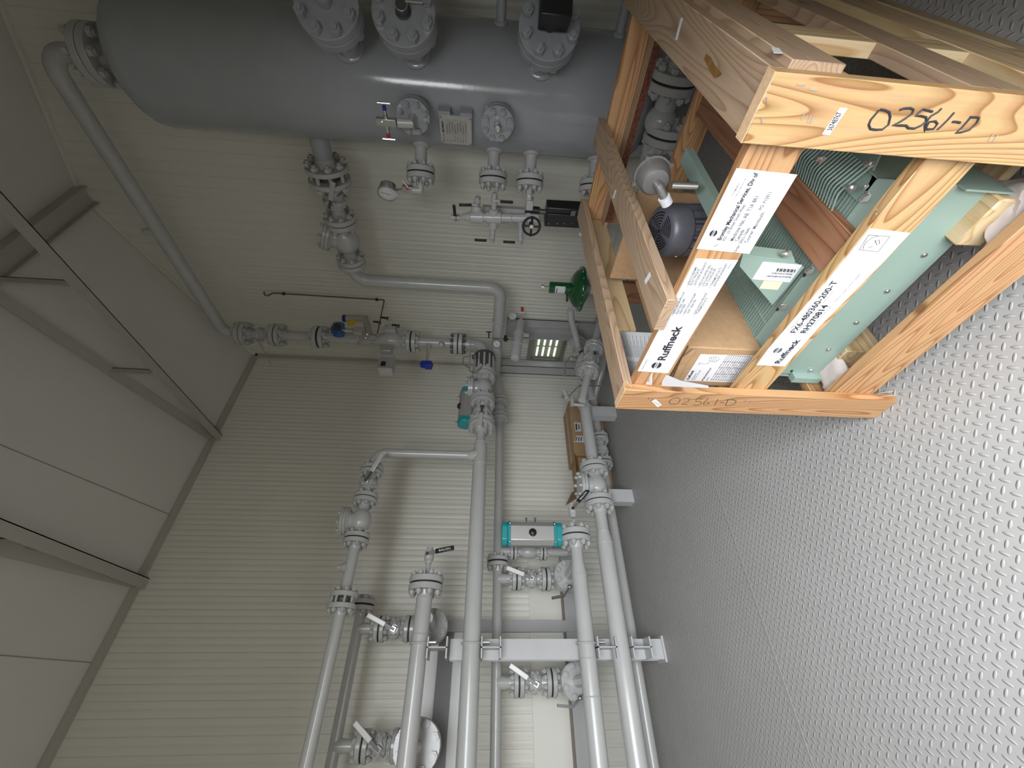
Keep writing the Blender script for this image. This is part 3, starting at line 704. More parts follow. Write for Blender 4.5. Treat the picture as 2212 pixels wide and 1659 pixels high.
for s, a, b, h in (('925 - 23 Street South West', (1155, 1645), (1300, 1398), 0.0058), ('Medicine Hat, AB, T1A 8R1', (1213, 1645), (1390, 1342), 0.0074), ('Canada', (1245, 1648), (1292, 1570), 0.0070)):
    tx(s, Z3(*a), Z3(*b), h, l2, greyink, 0.01)
tx('Order: 20SO174640', Z5(1935, 805), Z5(2112, 512), 0.0058, l2, greyink, 0.01)
tx('Courier: Manitoulin', Z7(240, 640), Z7(408, 350), 0.0066, l2, greyink, 0.01)
tx('PO: P12911', Z7(378, 325), Z7(478, 158), 0.0064, l2, greyink, 0.01)
tx('To:', Z5(1698, 742), Z5(1724, 700), 0.0045, l2, greyink, 0.01)
tx('Edmonton, Alberta', Z7(102, 185), Z7(172, 60), 0.0026, l2, greyink); tx('T6B 3E3', Z7(128, 150), Z7(158, 100), 0.0026, l2, greyink); tx('Telephone (780) 466-3178', Z7(128, 210), Z7(232, 28), 0.0026, l2, greyink)
logo(1541, 504, 0.0068, l2)
YT = SP - 0.0016
l3 = sheet(cr, 'paper_label', [(1634, 788), (1660, 752), (1781, 612), (1879, 493), (1966, 503), (1905, 568), (1770, 705), (1695, 791)], YL, white, s2)
tx('FX6-480360-200-T', Z7(700, 1500), Z7(1112, 1005), 0.0135, l3, bold=0.02)
tx('RH270814', Z7(795, 1502), Z7(1018, 1235), 0.0135, l3, bold=0.03)
tx('Ruffneck', Z6(1830, 820), Z6(2035, 592), 0.0145, l3, bold=0.03)
tx('For Replacement   Spare number d\'article', Z7(640, 1482), Z7(905, 1180), 0.003, l3, greyink)
tx('Unit Serial Number   Numero de serie d\'unite', Z7(720, 1500), Z7(1062, 1108), 0.003, l3, greyink)
tx('DO NOT DISPOSE / NE PAS JETER', Z7(812, 1508), Z7(1042, 1248), 0.003, l3, greyink)
tx('Made in Canada / Fait au Canada', Z7(1085, 1205), Z7(1322, 942), 0.0038, l3, greyink)
logo(1680, 757, 0.010, l3, m=greyink)
def Pq(l): return [P(*q, Y=YT) for q in l]
sq = [Z7(1400, 565), Z7(1603, 580), Z7(1490, 725), Z7(1310, 705)]
arc = [Z7(1490, 575), Z7(1430, 590), Z7(1385, 625), Z7(1355, 665), Z7(1345, 700)]
mb = strokes([Pq(sq + sq[:1]), Pq(arc), Pq([Z7(1455, 630), Z7(1500, 610), Z7(1505, 650)]), Pq([Z7(1395, 690), Z7(1440, 670)]), Pq([Z7(1460, 615), Z7(1480, 660)])], 0.0005, V((0, 0, 0))); cr.part('keep_dry_mark', mb, greyink, l3)
# small stickers
st = sheet(cr, 'sticker', [Z3(1942, 733), Z3(1993, 739), Z3(1868, 922), Z3(1818, 916)], FP - 0.0002, white, p2)
a_, b_ = P(1500 + 1640 / 5.53, 1560 / 5.53, Y=FP - 0.0012), P(1500 + 1768 / 5.53, 1345 / 5.53, Y=FP - 0.0012)
text(cr, '36748767', a_, b_, 0.0080, NF, ink, st, 0.02, 0.0)
st = sheet(cr, 'sticker', [Z6(610, 1180), Z6(650, 1162), Z6(705, 1215), Z6(665, 1236)], FP - 0.0002, white, p1)
text(cr, '36748767', P(*Z6(632, 1190), Y=FP - 0.0012), P(*Z6(682, 1222), Y=FP - 0.0012) , 0.003, NF, ink, st, 0.0, 0.0)
ztb = 1.25 * K + 0.0005
def flat_sticker(pts, z, nm='sticker'):
    return cr.part(nm, MB().prism([P(a, b, Z=z) for a, b in pts], (0, 0, 0.0005)), white)
flat_sticker([Z3(855, 122), Z3(870, 122), Z3(830, 275), Z3(816, 272)], ztb)
flat_sticker([(1413, 586), (1424, 586), (1407, 615), (1394, 612)][::1], ztb) if 0 else None
flat_sticker([Z5(492, 55), Z5(508, 60), Z5(475, 160), Z5(458, 155)], ztb)
flat_sticker([Z5(905, 1035), Z5(918, 1085), Z5(855, 1188), Z5(842, 1140)], ztb)
flat_sticker([Z5(65, 565), Z5(88, 575), Z5(85, 615), Z5(62, 600)], ztb)
q = [P(1500 + a / 5.53, b / 5.53, X=-0.206 * K + 0.0004) for a, b in ((918, 568), (1010, 578), (1055, 640), (945, 635))]
cr.part('sticker', MB().prism(q, (0.0005, 0, 0)), white)
for _pl in ([[P(1900, 858, Y=FP + 0.01), P(1936, 853, Y=FP + 0.012)], [P(1905, 866, Y=FP + 0.012), P(1935, 872, Y=FP + 0.01)], [P(1895, 850, Y=FP + 0.012), P(1930, 845, Y=FP + 0.02)], [P(1352, 822, Y=FP + 0.02), P(1364, 836, Y=FP + 0.004)], [P(1880, 462, Y=SP), P(1894, 452, Y=SP - 0.01)], [P(1884, 470, Y=SP), P(1893, 462, Y=SP - 0.012)]]): cr.part('splinter', strokes([_pl], 0.0007, V((0, 0, 0))), pinep)
# weathered stain on the right top board
cr.part('dark_stain', MB().prism([P(*Z3(a, b), Z=ztb - 0.0002) for a, b in ((1028, 365), (1062, 392), (1085, 440), (1138, 505), (1120, 520), (1085, 535), (1050, 480), (1015, 405))], (0, 0, 0.0003)), mat('resin_stain', (0.20, 0.10, 0.03), 0.5, noise=0.3, nscale=120))

# ---------------------------------------------------------------- heater in the crate
ht = T('unit_heater', 'sage green electric unit heater lying upside down inside the crate', 'heater', (-0.6, 1.0, 0.1))
HY = 1.25 * K; HX0, HX1 = -1.418 * K, -0.492 * K; HZ0, HZ1 = 0.245 * K, TIEZ - 0.0245; HB = 2.05 * K
th_ = 0.002
front = ht.part('front_panel', MB().box((HX0 + 0.012, HY, HZ0), (HX1, HY + th_, HZ1)), sage)
ht.part('side_panel', MB().box((HX0, HY, HZ0), (HX0 + th_, HB, HZ1)), sage)
ht.part('side_panel', MB().box((HX1 - th_, HY, HZ0), (HX1, HB, HZ1)), sage)
ht.part('rear_panel', MB().box((HX0, HB, HZ0), (HX1, HB + th_, HZ1)), sage)
ht.part('inner_shade', MB().box((HX0 + th_, HY + th_, HZ0 + 0.05), (HX1 - th_, HB, HZ0 + 0.06)), black)  # black sheet puts the shade below the grille into colour
ht.part('end_flange', MB().box((HX0 - 0.002, HY - 0.022, HZ0), (HX0 + 0.018, HY, HZ0 + 0.085)), sage)
ht.part('end_flange', MB().box((HX1 - 0.002, HY - 0.022, HZ0), (HX1 + 0.002, HY, HZ0 + 0.11)), sage)
mb = MB(); y = HY + 0.012
while y < HB - 0.01:
    mb.box((HX0 + 0.004, y, HZ1 - 0.012), (HX1 - 0.03, y + 0.0028, HZ1 - 0.004)); y += 0.0108
for x in (-0.80, -0.74, -0.69): mb.box((x, HY, HZ1 - 0.010), (x + 0.002, HB, HZ1 - 0.003))
ht.part('fin_grille', mb, sage)
# louvred hood on the right, each fin bending down at its end
mb = MB(); y = HY + 0.03; xa, xb = P(1720, 400, Z=HZ1 + 0.01).x, HX1 + 0.005
while y < HY + 0.33:
    mb.tube([(xa - 0.02, y, HZ1 + 0.004), (xb - 0.05, y, HZ1 + 0.030), (xb, y, HZ1 + 0.004)], 0.0022, 0.02, n=6, seg=4); y += 0.0105
ht.part('curved_fin', mb, sage)
ht.part('hood_panel', MB().prism([(HX1 - 0.05, HY + 0.004, HZ1 - 0.002), (HX1 + 0.03, HY + 0.05, HZ1 - 0.012), (HX1 + 0.03, HY + 0.42, HZ1 - 0.012), (HX1 - 0.05, HY + 0.42, HZ1 - 0.002)], (0, 0, -0.004)), sage)
gp = [P(a, b, Y=HY - 0.002) for a, b in ((1597, 574), (1634, 700), (1737, 576), (1720, 566), (1603, 552))]
gp = [P(1597, 574, Y=HY - 0.002), P(1668, 658, Y=HY - 0.002), P(1737, 576, Y=HY - 0.002), P(1716, 566, Y=HY - 0.002), P(1603, 552, Y=HY - 0.002)]
gus = ht.part('motor_bracket', MB().prism(gp, (0, -0.002, 0)), sage)
ht.part('bracket_lip', MB().prism([gp[4], gp[3], gp[3] + V((0.006, 0.03, 0)), gp[4] + V((0.006, 0.03, 0))], (0.003, 0, 0)), sage)
# data stickers on the bracket, printed upside down
q = [P(a, b, Y=HY - 0.0045) for a, b in ((1648, 565), (1733, 572), (1706, 610), (1624, 603))]
ds = ht.part('data_label', MB().prism(q, (0, -0.0005, 0)), beige if 0 else white, gus)
def Zh(x, y): return P(1440 + x / 7.373, 540 + y / 7.373, Y=HY - 0.0055)
def uptext(s, a, b, h, par): text(ht, s, a, b, h, NF, ink, par, 0.01, 0.0)
uptext('MODEL # FX6-480360-200-T', Zh(1985, 425), Zh(1590, 405), 0.0038, ds)
uptext('SERIAL # RH270814', Zh(2010, 378), Zh(1682, 358), 0.0038, ds)
mb = MB(); a0_, a1_ = Zh(1765, 292), Zh(2065, 312); b0_ = Zh(1745, 340)
for k in range(26):
    if k % 5 == 3: continue
    p = a0_.lerp(a1_, k / 26); mb.prism([p, p + (a1_ - a0_) * 0.022, p + (a1_ - a0_) * 0.022 + (b0_ - a0_), p + (b0_ - a0_)], (0, -0.0003, 0))
ht.part('barcode', mb, ink, ds)
q = [Zh(1545, 488), Zh(1850, 512), Zh(1765, 635), Zh(1470, 612)]
d2 = ht.part('data_label', MB().prism(q, (0, -0.0005, 0)), beige, gus)
uptext('DATE', Zh(1825, 540), Zh(1770, 536), 0.003, d2); uptext('57F7A71', Zh(1740, 534), Zh(1570, 520), 0.004, d2); uptext('INSPECTOR', Zh(1800, 575), Zh(1690, 568), 0.003, d2); uptext('TEST No.', Zh(1770, 612), Zh(1700, 607), 0.003, d2)
# bolts on the front panel
mb = MB()
for px, py, r in ((1868, 426, 0.0085), (1748, 583, 0.0085), (1690, 661, 0.0085), (1997, 551, 0.0045), (1917, 629, 0.0045), (1850, 697, 0.0045), (1790, 755, 0.0045), (1751, 800, 0.006), (1870, 403, 0.004)):
    c = P(px, py, Y=HY - 0.002); ht.part('bolt', MB().lathe(c, (0, -1, 0), [(0, r * 1.25), (0.0015, r * 1.25), (0.0016, r * 0.9), (r * 0.7, r * 0.9)], 6 if r > 0.005 else 12), zinc)
mb = MB()
for px, py in ((1698, 548), (1774, 343), (1880, 354), (1840, 405)):
    c = P(px, py, Y=HY - 0.004); ht.part('stud', MB().cyl(c + V((0, 0, -0.006)), c + V((0, 0, 0.010)), 0.0045, n=6).cyl(c + V((0, 0, -0.002)), c + V((0, 0, 0.003)), 0.0075, n=6), zinc)
mb = MB()
for px, py in ((1738, 594), (1680, 668), (1710, 802)):
    c = P(px, py, Y=HY - 0.0008); ht.part('slot_hole', MB().obox(c, V((0.005, 0, 0.002)), (0, 0.0004, 0), V((-0.0012, 0, 0.0028))), black)
# grey fins protruding below the panel
mb = MB()
for px, py in ((1950, 612), (1880, 684), (1818, 742), (2010, 545)):
    c = P(px, py, Y=HY + 0.03); ht.part('louvre_blade', MB().prism([c + V((-0.02, 0, 0.015)), c + V((0.012, 0, 0.012)), c + V((0.012, 0, -0.010)), c + V((0.008, 0, -0.012))], (0, 0.05, 0)), zinc)
# motor, upright on top of the heater
mc = P(1424, 499, Y=1.6 * K); MZ = mc.z; mc = V((mc.x, mc.y, 0)); mr = 0.069
MA = V((0.06, -0.24, 0.97)).normalized(); MX, MY, _ = frame(MA); mtop = V((mc.x, mc.y, MZ))
def MP(r, a, t): return mtop + MA * t + (MX * math.cos(a) + MY * math.sin(a)) * r
mtr = ht.part('motor', MB().lathe(mtop - MA * 0.20, MA, [(0, mr * 0.80), (0.03, mr * 0.84), (0.16, mr * 0.84)], 40), motorm)
cowl = ht.part('fan_cowl', MB().lathe(mtop - MA * 0.056, MA, [(0, mr), (0.038, mr), (0.050, mr * 0.93), (0.056, mr * 0.80), (0.0563, mr * 0.6), (0.0564, 0.001)], 48), motorm, mtr)
mb = MB()
for k in range(22):
    a = 2 * math.pi * k / 22; e1 = MX * math.cos(a) + MY * math.sin(a); e2 = -MX * math.sin(a) + MY * math.cos(a)
    mb.obox(MP(mr * 0.89, a, -0.118), e1 * 0.007, e2 * (0.0035 if k % 4 else 0.009), MA * 0.056)
ht.part('cooling_fin', mb, motorm, mtr)
mb = MB()
for R_ in (0.010, 0.017, 0.024, 0.031, 0.038, 0.045):
    for q in range(4):
        a0 = math.pi / 2 * q + 0.16; a1 = math.pi / 2 * (q + 1) - 0.16
        for k in range(8):
            u0 = a0 + (a1 - a0) * k / 8; u1 = a0 + (a1 - a0) * (k + 1) / 8
            mb.quad(MP(R_, u0, .0008), MP(R_ + .0038, u0, .0008), MP(R_ + .0038, u1, .0008), MP(R_, u1, .0008))
mb.lathe(mtop + MA * 0.0008, MA, [(0, 0.006), (0.0003, 0.006)], 12)
ht.part('cowl_slots', mb, black, cowl)
for a in (4.0, 5.6): ht.part('cowl_screw', MB().sphere(MP(mr, a, -0.045), 0.003, 8), zinc, cowl)
# junction box and conduit
jb = P(1412, 384, Y=1.6 * K); jd = V((-0.05, -1, -0.02)).normalized()
jbo = ht.part('junction_box', MB().lathe(jb - jd * 0.022, jd, [(-0.022, 0.010), (-0.020, 0.036), (0, 0.044), (0.007, 0.044), (0.0075, 0.040), (0.034, 0.037), (0.044, 0.030), (0.048, 0.018), (0.0485, 0.001)], 32), castal)
x, y_, z_ = frame(jd)
for k in range(4):
    a = math.pi / 2 * k + 0.6; q = jb - jd * 0.022 + (x * math.cos(a) + y_ * math.sin(a)) * 0.045
    ht.part('lug', MB().cyl(q - jd * 0.004, q + jd * 0.010, 0.0055, n=12), castal, jbo)
cq = P(1438, 434, Y=jb.y - 0.045)
ht.part('conduit', MB().tube([jb + jd * 0.022, P(1424, 402, Y=jb.y - 0.035), cq], 0.0105, 0, n=16), castal)
ht.part('coupling', MB().cyl(P(1434, 426, Y=jb.y - 0.045), P(1441, 440, Y=jb.y - 0.045), 0.014, n=16), white)
ht.part('conduit', MB().tube([P(1450, 400, Y=jb.y), P(1505, 402, Y=jb.y)], 0.009, 0), zinc)
# green channel bracket across the heater
A, B = P(1488, 358, Z=1.0 * K), P(1562, 500, Z=1.0 * K)
d = (B - A).normalized(); n_ = V((0, 0, 1)); sd = n_.cross(d)
ht.part('mounting_channel', MB().obox((A + B) / 2, d * ((B - A).length / 2 + 0.06), sd * 0.019, n_ * 0.0015).obox((A + B) / 2 + sd * 0.018 - n_ * 0.010, d * ((B - A).length / 2 + 0.06), sd * 0.0015, n_ * 0.011).obox((A + B) / 2 - sd * 0.018 - n_ * 0.010, d * ((B - A).length / 2 + 0.06), sd * 0.0015, n_ * 0.011), sage)
A, B = P(1515, 372, Z=0.93 * K), P(1560, 372, Z=0.93 * K)
# ---------------------------------------------------------------- things lying in the crate
bx = T('cardboard_carton', 'brown cardboard carton with a printed parts label, lying on the heater in the crate', 'box', (-0.84, 1.1, 0.42))
bw = P(1505, 750, Y=0.735); b0 = P(1452, 823, Y=0.735); b1 = P(1652, 751, Y=0.735)
BX0, BX1 = -1.462 * K, bw.x; BZ1 = bw.z + 0.02; BZ0 = b1.z
carton = bx.part('carton', MB().box((BX0 + 0.02, 0.735, BZ0), (BX1, 1.46, BZ1)), cardb, bev=0.003)
q = [P(a, b, Y=0.7342) for a, b in ((1477, 822), (1513, 765), (1636, 768.5), (1597, 826))]
pl = bx.part('printed_label', MB().prism(q, (0, -0.0005, 0)), white, carton)
def bt(s, a, b, h, m=ink, bd=0.01): text(bx, s, P(*Z6(*a), Y=0.7332), P(*Z6(*b), Y=0.7332), h, NF, m, pl, bd, 0.0)
bt('Ruffneck', (965, 972), (1018, 885), 0.007, bd=0.04); bt('PPI MOUNTING KIT', (1100, 985), (1185, 862), 0.005, bd=0.03)
bt('Date', (1000, 975), (1040, 915), 0.003); bt('Order 24-180', (1020, 975), (1080, 885), 0.003); bt('PART #', (1140, 985), (1160, 950), 0.003)
mb = MB()
for k in range(12):
    a = P(*Z6(1170 + k * 22, 985), Y=0.7334); b = P(*Z6(1335 + k * 22, 745), Y=0.7334)
    if a.x < 9: mb.obox((a + b) / 2, (b - a) / 2 * 0.96, (0, 0.0003, 0), (0, 0, 0.0004))
for k in range(5):
    a = P(*Z6(1180 + k * 40, 975 - k * 58), Y=0.7334); mb.obox(a + V((0, 0, -0.03)), (0.0004, 0, 0), (0, 0.0003, 0), (0, 0, 0.033))
mb2 = MB()
for k in range(9):
    for j in range(7):
        if (k + j) % 3: c = P(*Z6(1200 + k * 24 + j * 14, 945 - j * 22), Y=0.7334); mb2.obox(c, (0.0028, 0, 0), (0, 0.0003, 0), (0, 0, 0.0009))
bx.part('ruled_table', mb, greyink, pl); bx.part('table_entries', mb2, mat('faded_red_ink', (0.35, 0.25, 0.25), 0.7), pl)
mb = strokes([[P(*Z6(a, b), Y=0.7334) for a, b in l] for l in ([(1050, 835), (1075, 815), (1110, 825), (1150, 820), (1165, 790)], [(1160, 765), (1245, 755), (1258, 780), (1215, 805), (1165, 795), (1160, 765)], [(1180, 765), (1190, 800)], [(1200, 762), (1210, 803)], [(1220, 760), (1232, 795)], [(1060, 810), (1072, 830)])], 0.0004, V((0, 0, 0)))
bx.part('line_drawing', mb, greyink, pl)
bx.part('torn_flap', MB().prism([P(*Z6(a, b), Y=0.728) for a, b in ((800, 985), (835, 1010), (950, 800), (1035, 690), (1010, 680), (900, 760))], (0, -0.001, 0)), cardb, carton)
big = solo('cardboard_sheet', MB().box((-0.86, 1.18, 0.46), (P(1400, 412, Y=1.18).x, 1.188, P(1372, 430, Y=1.18).z)), cardb, 'large plain cardboard sheet standing at the far side of the crate behind the motor', 'cardboard')
# envelope with printed papers
ev = T('document_sheet', 'white printed instruction sheet under the left end of the top slat', 'paper', (-0.8, 0.8, 0.70))
zz = 1.15 * K
q = [P(a, b, Z=zz) for a, b in ((1337, 714), (1412, 720), (1500, 740), (1500, 840), (1366, 832))]
q = [V((-0.895, 0.735, zz)), V((-0.62, 0.735, zz)), V((-0.62, 0.96, zz)), V((-0.895, 0.96, zz))]
q = [P(1362, 828, Z=zz), P(1337, 716, Z=zz), P(1412, 719, Z=zz), P(1475, 640, Z=zz), P(1520, 700, Z=zz), P(1440, 832, Z=zz)]
q = [P(1362, 828, Z=zz), P(1337, 716, Z=zz), P(1412, 719, Z=zz), P(1408, 832, Z=zz)]
sh = ev.part('sheet', MB().prism(q, (0, 0, 0.001)), white)
mb = MB()
for k in range(22):
    f_ = 0.10 + k * 0.038
    a = q[0].lerp(q[3], f_); b = q[1].lerp(q[2], f_)
    for s0_, s1_ in ((0.06, 0.42), (0.50, 0.93 - 0.1 * (k % 3))):
        u0, u1 = a.lerp(b, s0_), a.lerp(b, s1_); mb.obox((u0 + u1) / 2 + V((0, 0, 0.0012)), (u1 - u0) / 2, V((0.0007, 0, 0)), (0, 0, 0.0002))
ev.part('printed_text', mb, greyink, sh)
q = [P(1432, 806, Z=zz - 0.04), P(1470, 822, Z=zz - 0.04), P(1530, 833, Z=zz - 0.04), P(1530, 838, Z=zz - 0.04), P(1430, 834, Z=zz - 0.04)]
solo('document_sheet', MB().prism(q, (0, 0, 0.001)), white, 'white sheet edge poking out below the torn corner of the carton', 'paper')
solo('black_folder', MB().prism([P(1333, 714, Z=zz - 0.006), P(1339, 714, Z=zz - 0.006), P(1366, 832, Z=zz - 0.006), P(1358, 832, Z=zz - 0.006)], (0, 0, 0.004)), black, 'thin black folder edge beside the printed instruction sheet', 'folder')
# packing foam
def pillow(name, pts, z0, hgt, label):
    n = 10; mb = MB(); pts = [V(p) for p in pts]
    i = 0
    for a in range(n + 1):
        for b in range(n + 1):
            u, v_ = a / n, b / n
            p = (pts[0] * (1 - u) + pts[1] * u) * (1 - v_) + (pts[3] * (1 - u) + pts[2] * u) * v_
            e = min(u, 1 - u, v_, 1 - v_) * 2
            mb.v.append(p + V((random.uniform(-.003, .003), random.uniform(-.003, .003), hgt * min(1, e * 3) ** 0.5 + random.uniform(0, hgt * 0.18))))
    for a in range(n):
        for b in range(n): mb.f.append((a * (n + 1) + b, (a + 1) * (n + 1) + b, (a + 1) * (n + 1) + b + 1, a * (n + 1) + b + 1))
    m0 = len(mb.v); mb.v += [p - V((0, 0, 0.004)) for p in pts]; mb.f.append((m0 + 3, m0 + 2, m0 + 1, m0))
    return solo(name, mb, foam, label, 'packing foam')
zf = 0.225 * K
pillow('foam_wrap', [P(1765, 800, Z=zf), P(1782, 845, Z=zf), P(1840, 812, Z=zf), P(1805, 752, Z=zf)], zf, 0.012, 'wrinkled pinkish foam wrap on the crate deck by the left end of the bottom slat')
zf = 0.20 * K
pillow('foam_wrap', [P(2150, 560, Z=zf), P(2245, 480, Z=zf), P(2300, 380, Z=zf), P(2130, 395, Z=zf)], zf, 0.035, 'large grey-pink foam wrap bulging below the right end of the heater')
#SECTION-END-CRATE
# ---------------------------------------------------------------- piping
RX = -2.81
D_Y = V((0, -1, 0)); UPZ = V((0, 0, 1)); XP = V((1, 0, 0))
def yx(px, py, X=RX): return P(px, py, X=X)
# overhead line: two elbows and the long run
zl = 3.535
lt.part('pipe', MB().tube([(TX, TY, ctop.z + 0.05), (TX, TY, zl), (RX, RY_, zl), (RX, RY_, P(533, 728, Y=RY_).z + 0.09)], 0.047, 0.115, n=24, seg=12), paint)
q = P(320, 500, Y=RY_); q = V((q.x, RY_, zl))
lt.part('capped_nipple', MB().lathe(q + V((0, 0, 0.03)), (0, 0, 1), [(0, 0.022), (0.03, 0.020), (0.032, 0.024), (0.06, 0.024), (0.066, 0.016), (0.075, 0.016)], 16), paint)
def body_valve(name, label, a, b, d, size, st, hd=None, hl=0.2, r=None, group=None, style='split', grip=None, crank=0.03, swap=False):
    """flanged ball valve between a and b: split bodies with a bolted waist, stem pad and lever"""
    a, b = V(a), V(b); d = V(d).normalized(); c = (a + b) / 2; L = (b - a).length; od, bc, nb = OD[size]; r = r or od * 0.27
    t = T(name, label, 'valve', c, group); st = V(st).normalized(); st = (st - d * st.dot(d)).normalized()
    h = L / 2
    t.part('body', MB().lathe(c, d, [(-h, od * .20), (-h * 0.55, od * .20), (-h * 0.50, r * 1.05), (-0.012, r * 1.12), (-0.011, r * 1.42), (0.011, r * 1.42), (0.012, r * 1.12), (h * 0.45, r * 1.05), (h * 0.55, od * .20), (h, od * .20)], 28), paint)
    x, y, z = frame(d); me = bolt_mesh(0.011, 0.05, paint)
    for k in range(6):
        an = 2 * math.pi * (k + .5) / 6
        t.link('bolt', me, Matrix.Translation(c + (x * math.cos(an) + y * math.sin(an)) * r * 1.27) @ Matrix((x, y, z)).transposed().to_4x4())
    p0 = c + st * r * 0.9
    t.part('stem_pad', MB().lathe(p0, st, [(0, r * 0.62), (r * 0.45, r * 0.60), (r * 0.46, r * 0.35), (r * 0.62, r * 0.33)], 20), paint)
    if hd is not None:
        s0 = p0 + st * r * 0.62
        t.part('stem', MB().cyl(s0, s0 + st * 0.018, 0.011, n=10), chrome)
        sd = st.cross(V(hd)).normalized()
        t.part('stem_nut', MB().obox(s0 + st * 0.014, V(hd).normalized() * 0.017, sd * 0.017, st * 0.005), chrome, bev=0.003)
        lever(t, s0 + st * 0.012, st, hd, hl, m=grip, crank=crank)
    return t
def check_valve(name, label, a, b, d, size, cd, r=None, cover=0.55, group=None, tilt=0.0):
    """swing check valve: bulged body and a bolted cover pointing along cd"""
    a, b = V(a), V(b); d = V(d).normalized(); c = (a + b) / 2; L = (b - a).length; od, bc, nb = OD[size]; r = r or od * 0.36
    t = T(name, label, 'valve', c, group); cd = V(cd).normalized(); h = L / 2
    t.part('body', MB().lathe(c, d, [(-h, od * .22), (-h * 0.8, od * .22), (-h * 0.45, r * 0.92), (0, r * 1.05), (h * 0.35, r * 0.95), (h * 0.75, od * .22), (h, od * .22)], 28), paint)
    k0 = c + d * tilt
    t.part('bonnet', MB().lathe(k0, cd, [(0, r * 0.9), (r * 0.9, r * 0.86), (r * 1.15, r * 1.15), (r * 1.16, r * 1.32), (r * 1.40, r * 1.32)], 32), paint)
    t.part('gasket', MB().cyl(k0 + cd * r * 1.40, k0 + cd * r * 1.43, r * 1.27, n=28), gasket)
    cv = t.part('cover', MB().lathe(k0 + cd * r * 1.43, cd, [(0, r * 1.32), (r * 0.22, r * 1.32), (r * 0.27, r * 1.25)], 32), paint)
    x, y, z = frame(cd); me = bolt_mesh(0.016, r * 0.95, paint)
    for k in range(8):
        an = 2 * math.pi * (k + .5) / 8
        t.link('bolt', me, Matrix.Translation(k0 + cd * r * 1.55 + (x * math.cos(an) + y * math.sin(an)) * r * 1.12) @ Matrix((x, y, z)).transposed().to_4x4(), cv)
    return t
TOCAM = V((0.85, -0.35, 0.0))
# ---- riser with control station (vertical)
def rz(px, py): return P(px, py, Y=RY_).z
rs = T('riser_pipe', 'grey flanged riser in the far left corner, carrying the instruments', 'pipe', (RX, RY_, rz(1000, 740)))
R3 = lambda z: V((RX, RY_, z))
zf = [rz(531, 728), rz(602, 728), rz(693, 731), rz(890, 738), rz(990, 743)]
joint(rs, R3(zf[0]), (0, 0, -1), 3, 0.006, th2=rs)
joint(rs, R3(zf[1]), (0, 0, -1), 3, 0.008)
joint(rs, R3(zf[2]), (0, 0, -1), 3, 0.018)
joint(rs, R3(zf[3]), (0, 0, -1), 3, 0.014)
joint(rs, R3(zf[4]), (0, 0, -1), 3, 0.010, bm=darkst, m=steelp)
rs.part('pipe', MB().cyl(R3(zf[1]), R3(zf[2]), 0.044), paint)
rs.part('pipe', MB().cyl(R3(zf[3]), R3(zf[4]), 0.047), paint)
body_valve('ball_valve', 'topmost grey ball valve on the corner riser, lever hanging over the wall corner', R3(zf[0] - 0.07), R3(zf[1] + 0.07), (0, 0, -1), 2, (-0.25, -1, 0), None)
vt = T('valve_lever', 'thin flat lever on the topmost riser valve, slanting across the wall corner', 'handle', R3(rz(565, 728)))
a, b = P(570, 757, X=RX + 0.0), P(586, 788, X=RX + 0.02)
vt.part('grip', MB().obox((a + b) / 2, (b - a) / 2, (0.012, 0, 0), (b - a).normalized().cross(V((1, 0, 0))) * 0.004), steelp)
vt.part('stem', MB().cyl(R3(rz(565, 728)) + V((0, -0.06, 0)), a, 0.006, n=8), steelp)
# control valve body between joints 3 and 4
cv = T('control_valve', 'motorised control valve with grey terminal box on the corner riser', 'valve', R3(rz(840, 740)))
cv.part('body', MB().lathe(R3(zf[3]), (0, 0, 1), [(0, 0.045), (0.10, 0.045), (0.14, 0.075), (0.22, 0.08), (0.30, 0.06), (zf[2] - zf[3], 0.045)], 28), paint)
c = P(838, 785, X=RX + 0.10)
cv.part('terminal_box', MB().box(c + V((-0.05, -0.10, -0.055)), c + V((0.05, 0.06, 0.06))), steelp, bev=0.006)
cv.part('terminal_cover', MB().box(c + V((0.05, -0.10, -0.06)), c + V((0.058, 0.02, 0.065))), alum)
c2 = P(822, 800, X=RX + 0.16); mb = MB()
cv.part('display_window', MB().box(c + V((0.058, -0.08, 0.0)), c + V((0.060, -0.03, 0.04))), black)
cv.part('terminal_box', MB().box(P(835, 757, X=RX + 0.08) + V((-0.04, -0.04, -0.05)), P(835, 757, X=RX + 0.08) + V((0.04, 0.04, 0.05))), alum, bev=0.006)
c = P(845, 715, X=RX + 0.06)
cv.part('positioner', MB().obox(c, (0.05, 0, 0), (0, 0.045, 0), V((0.0, 0, 0.05))), steelp, bev=0.008)
for i_, (px, py) in enumerate(((838, 690), (822, 699), (862, 706))):
    c = P(px, py, X=RX + 0.10)
    cv.part('needle_valve', MB().cyl(c, c + V((0.03, -0.01, 0.02)), 0.014, n=12), chrome)
    cv.part('lever', MB().obox(c + V((0.03, -0.01, 0.025)), V((0, 0, 0.035)), (0, 0.008, 0), (0.004, 0, 0)), black)
for pts in ([(795, 720), (812, 726), (825, 722), (840, 700), (845, 689)], [(785, 734), (805, 737), (818, 724), (832, 703)], [(800, 741), (812, 745), (815, 760), (817, 775)], [(770, 745), (790, 728), (800, 720)]):
    cv.part('tubing', MB().tube([P(a, b, X=RX + 0.11) for a, b in pts], 0.0045, 0.02, n=8), chrome)
for a, b in ((793, 722), (790, 730)):
    cv.part('fitting', MB().sphere(P(a, b, X=RX + 0.11), 0.014, 10), chrome)
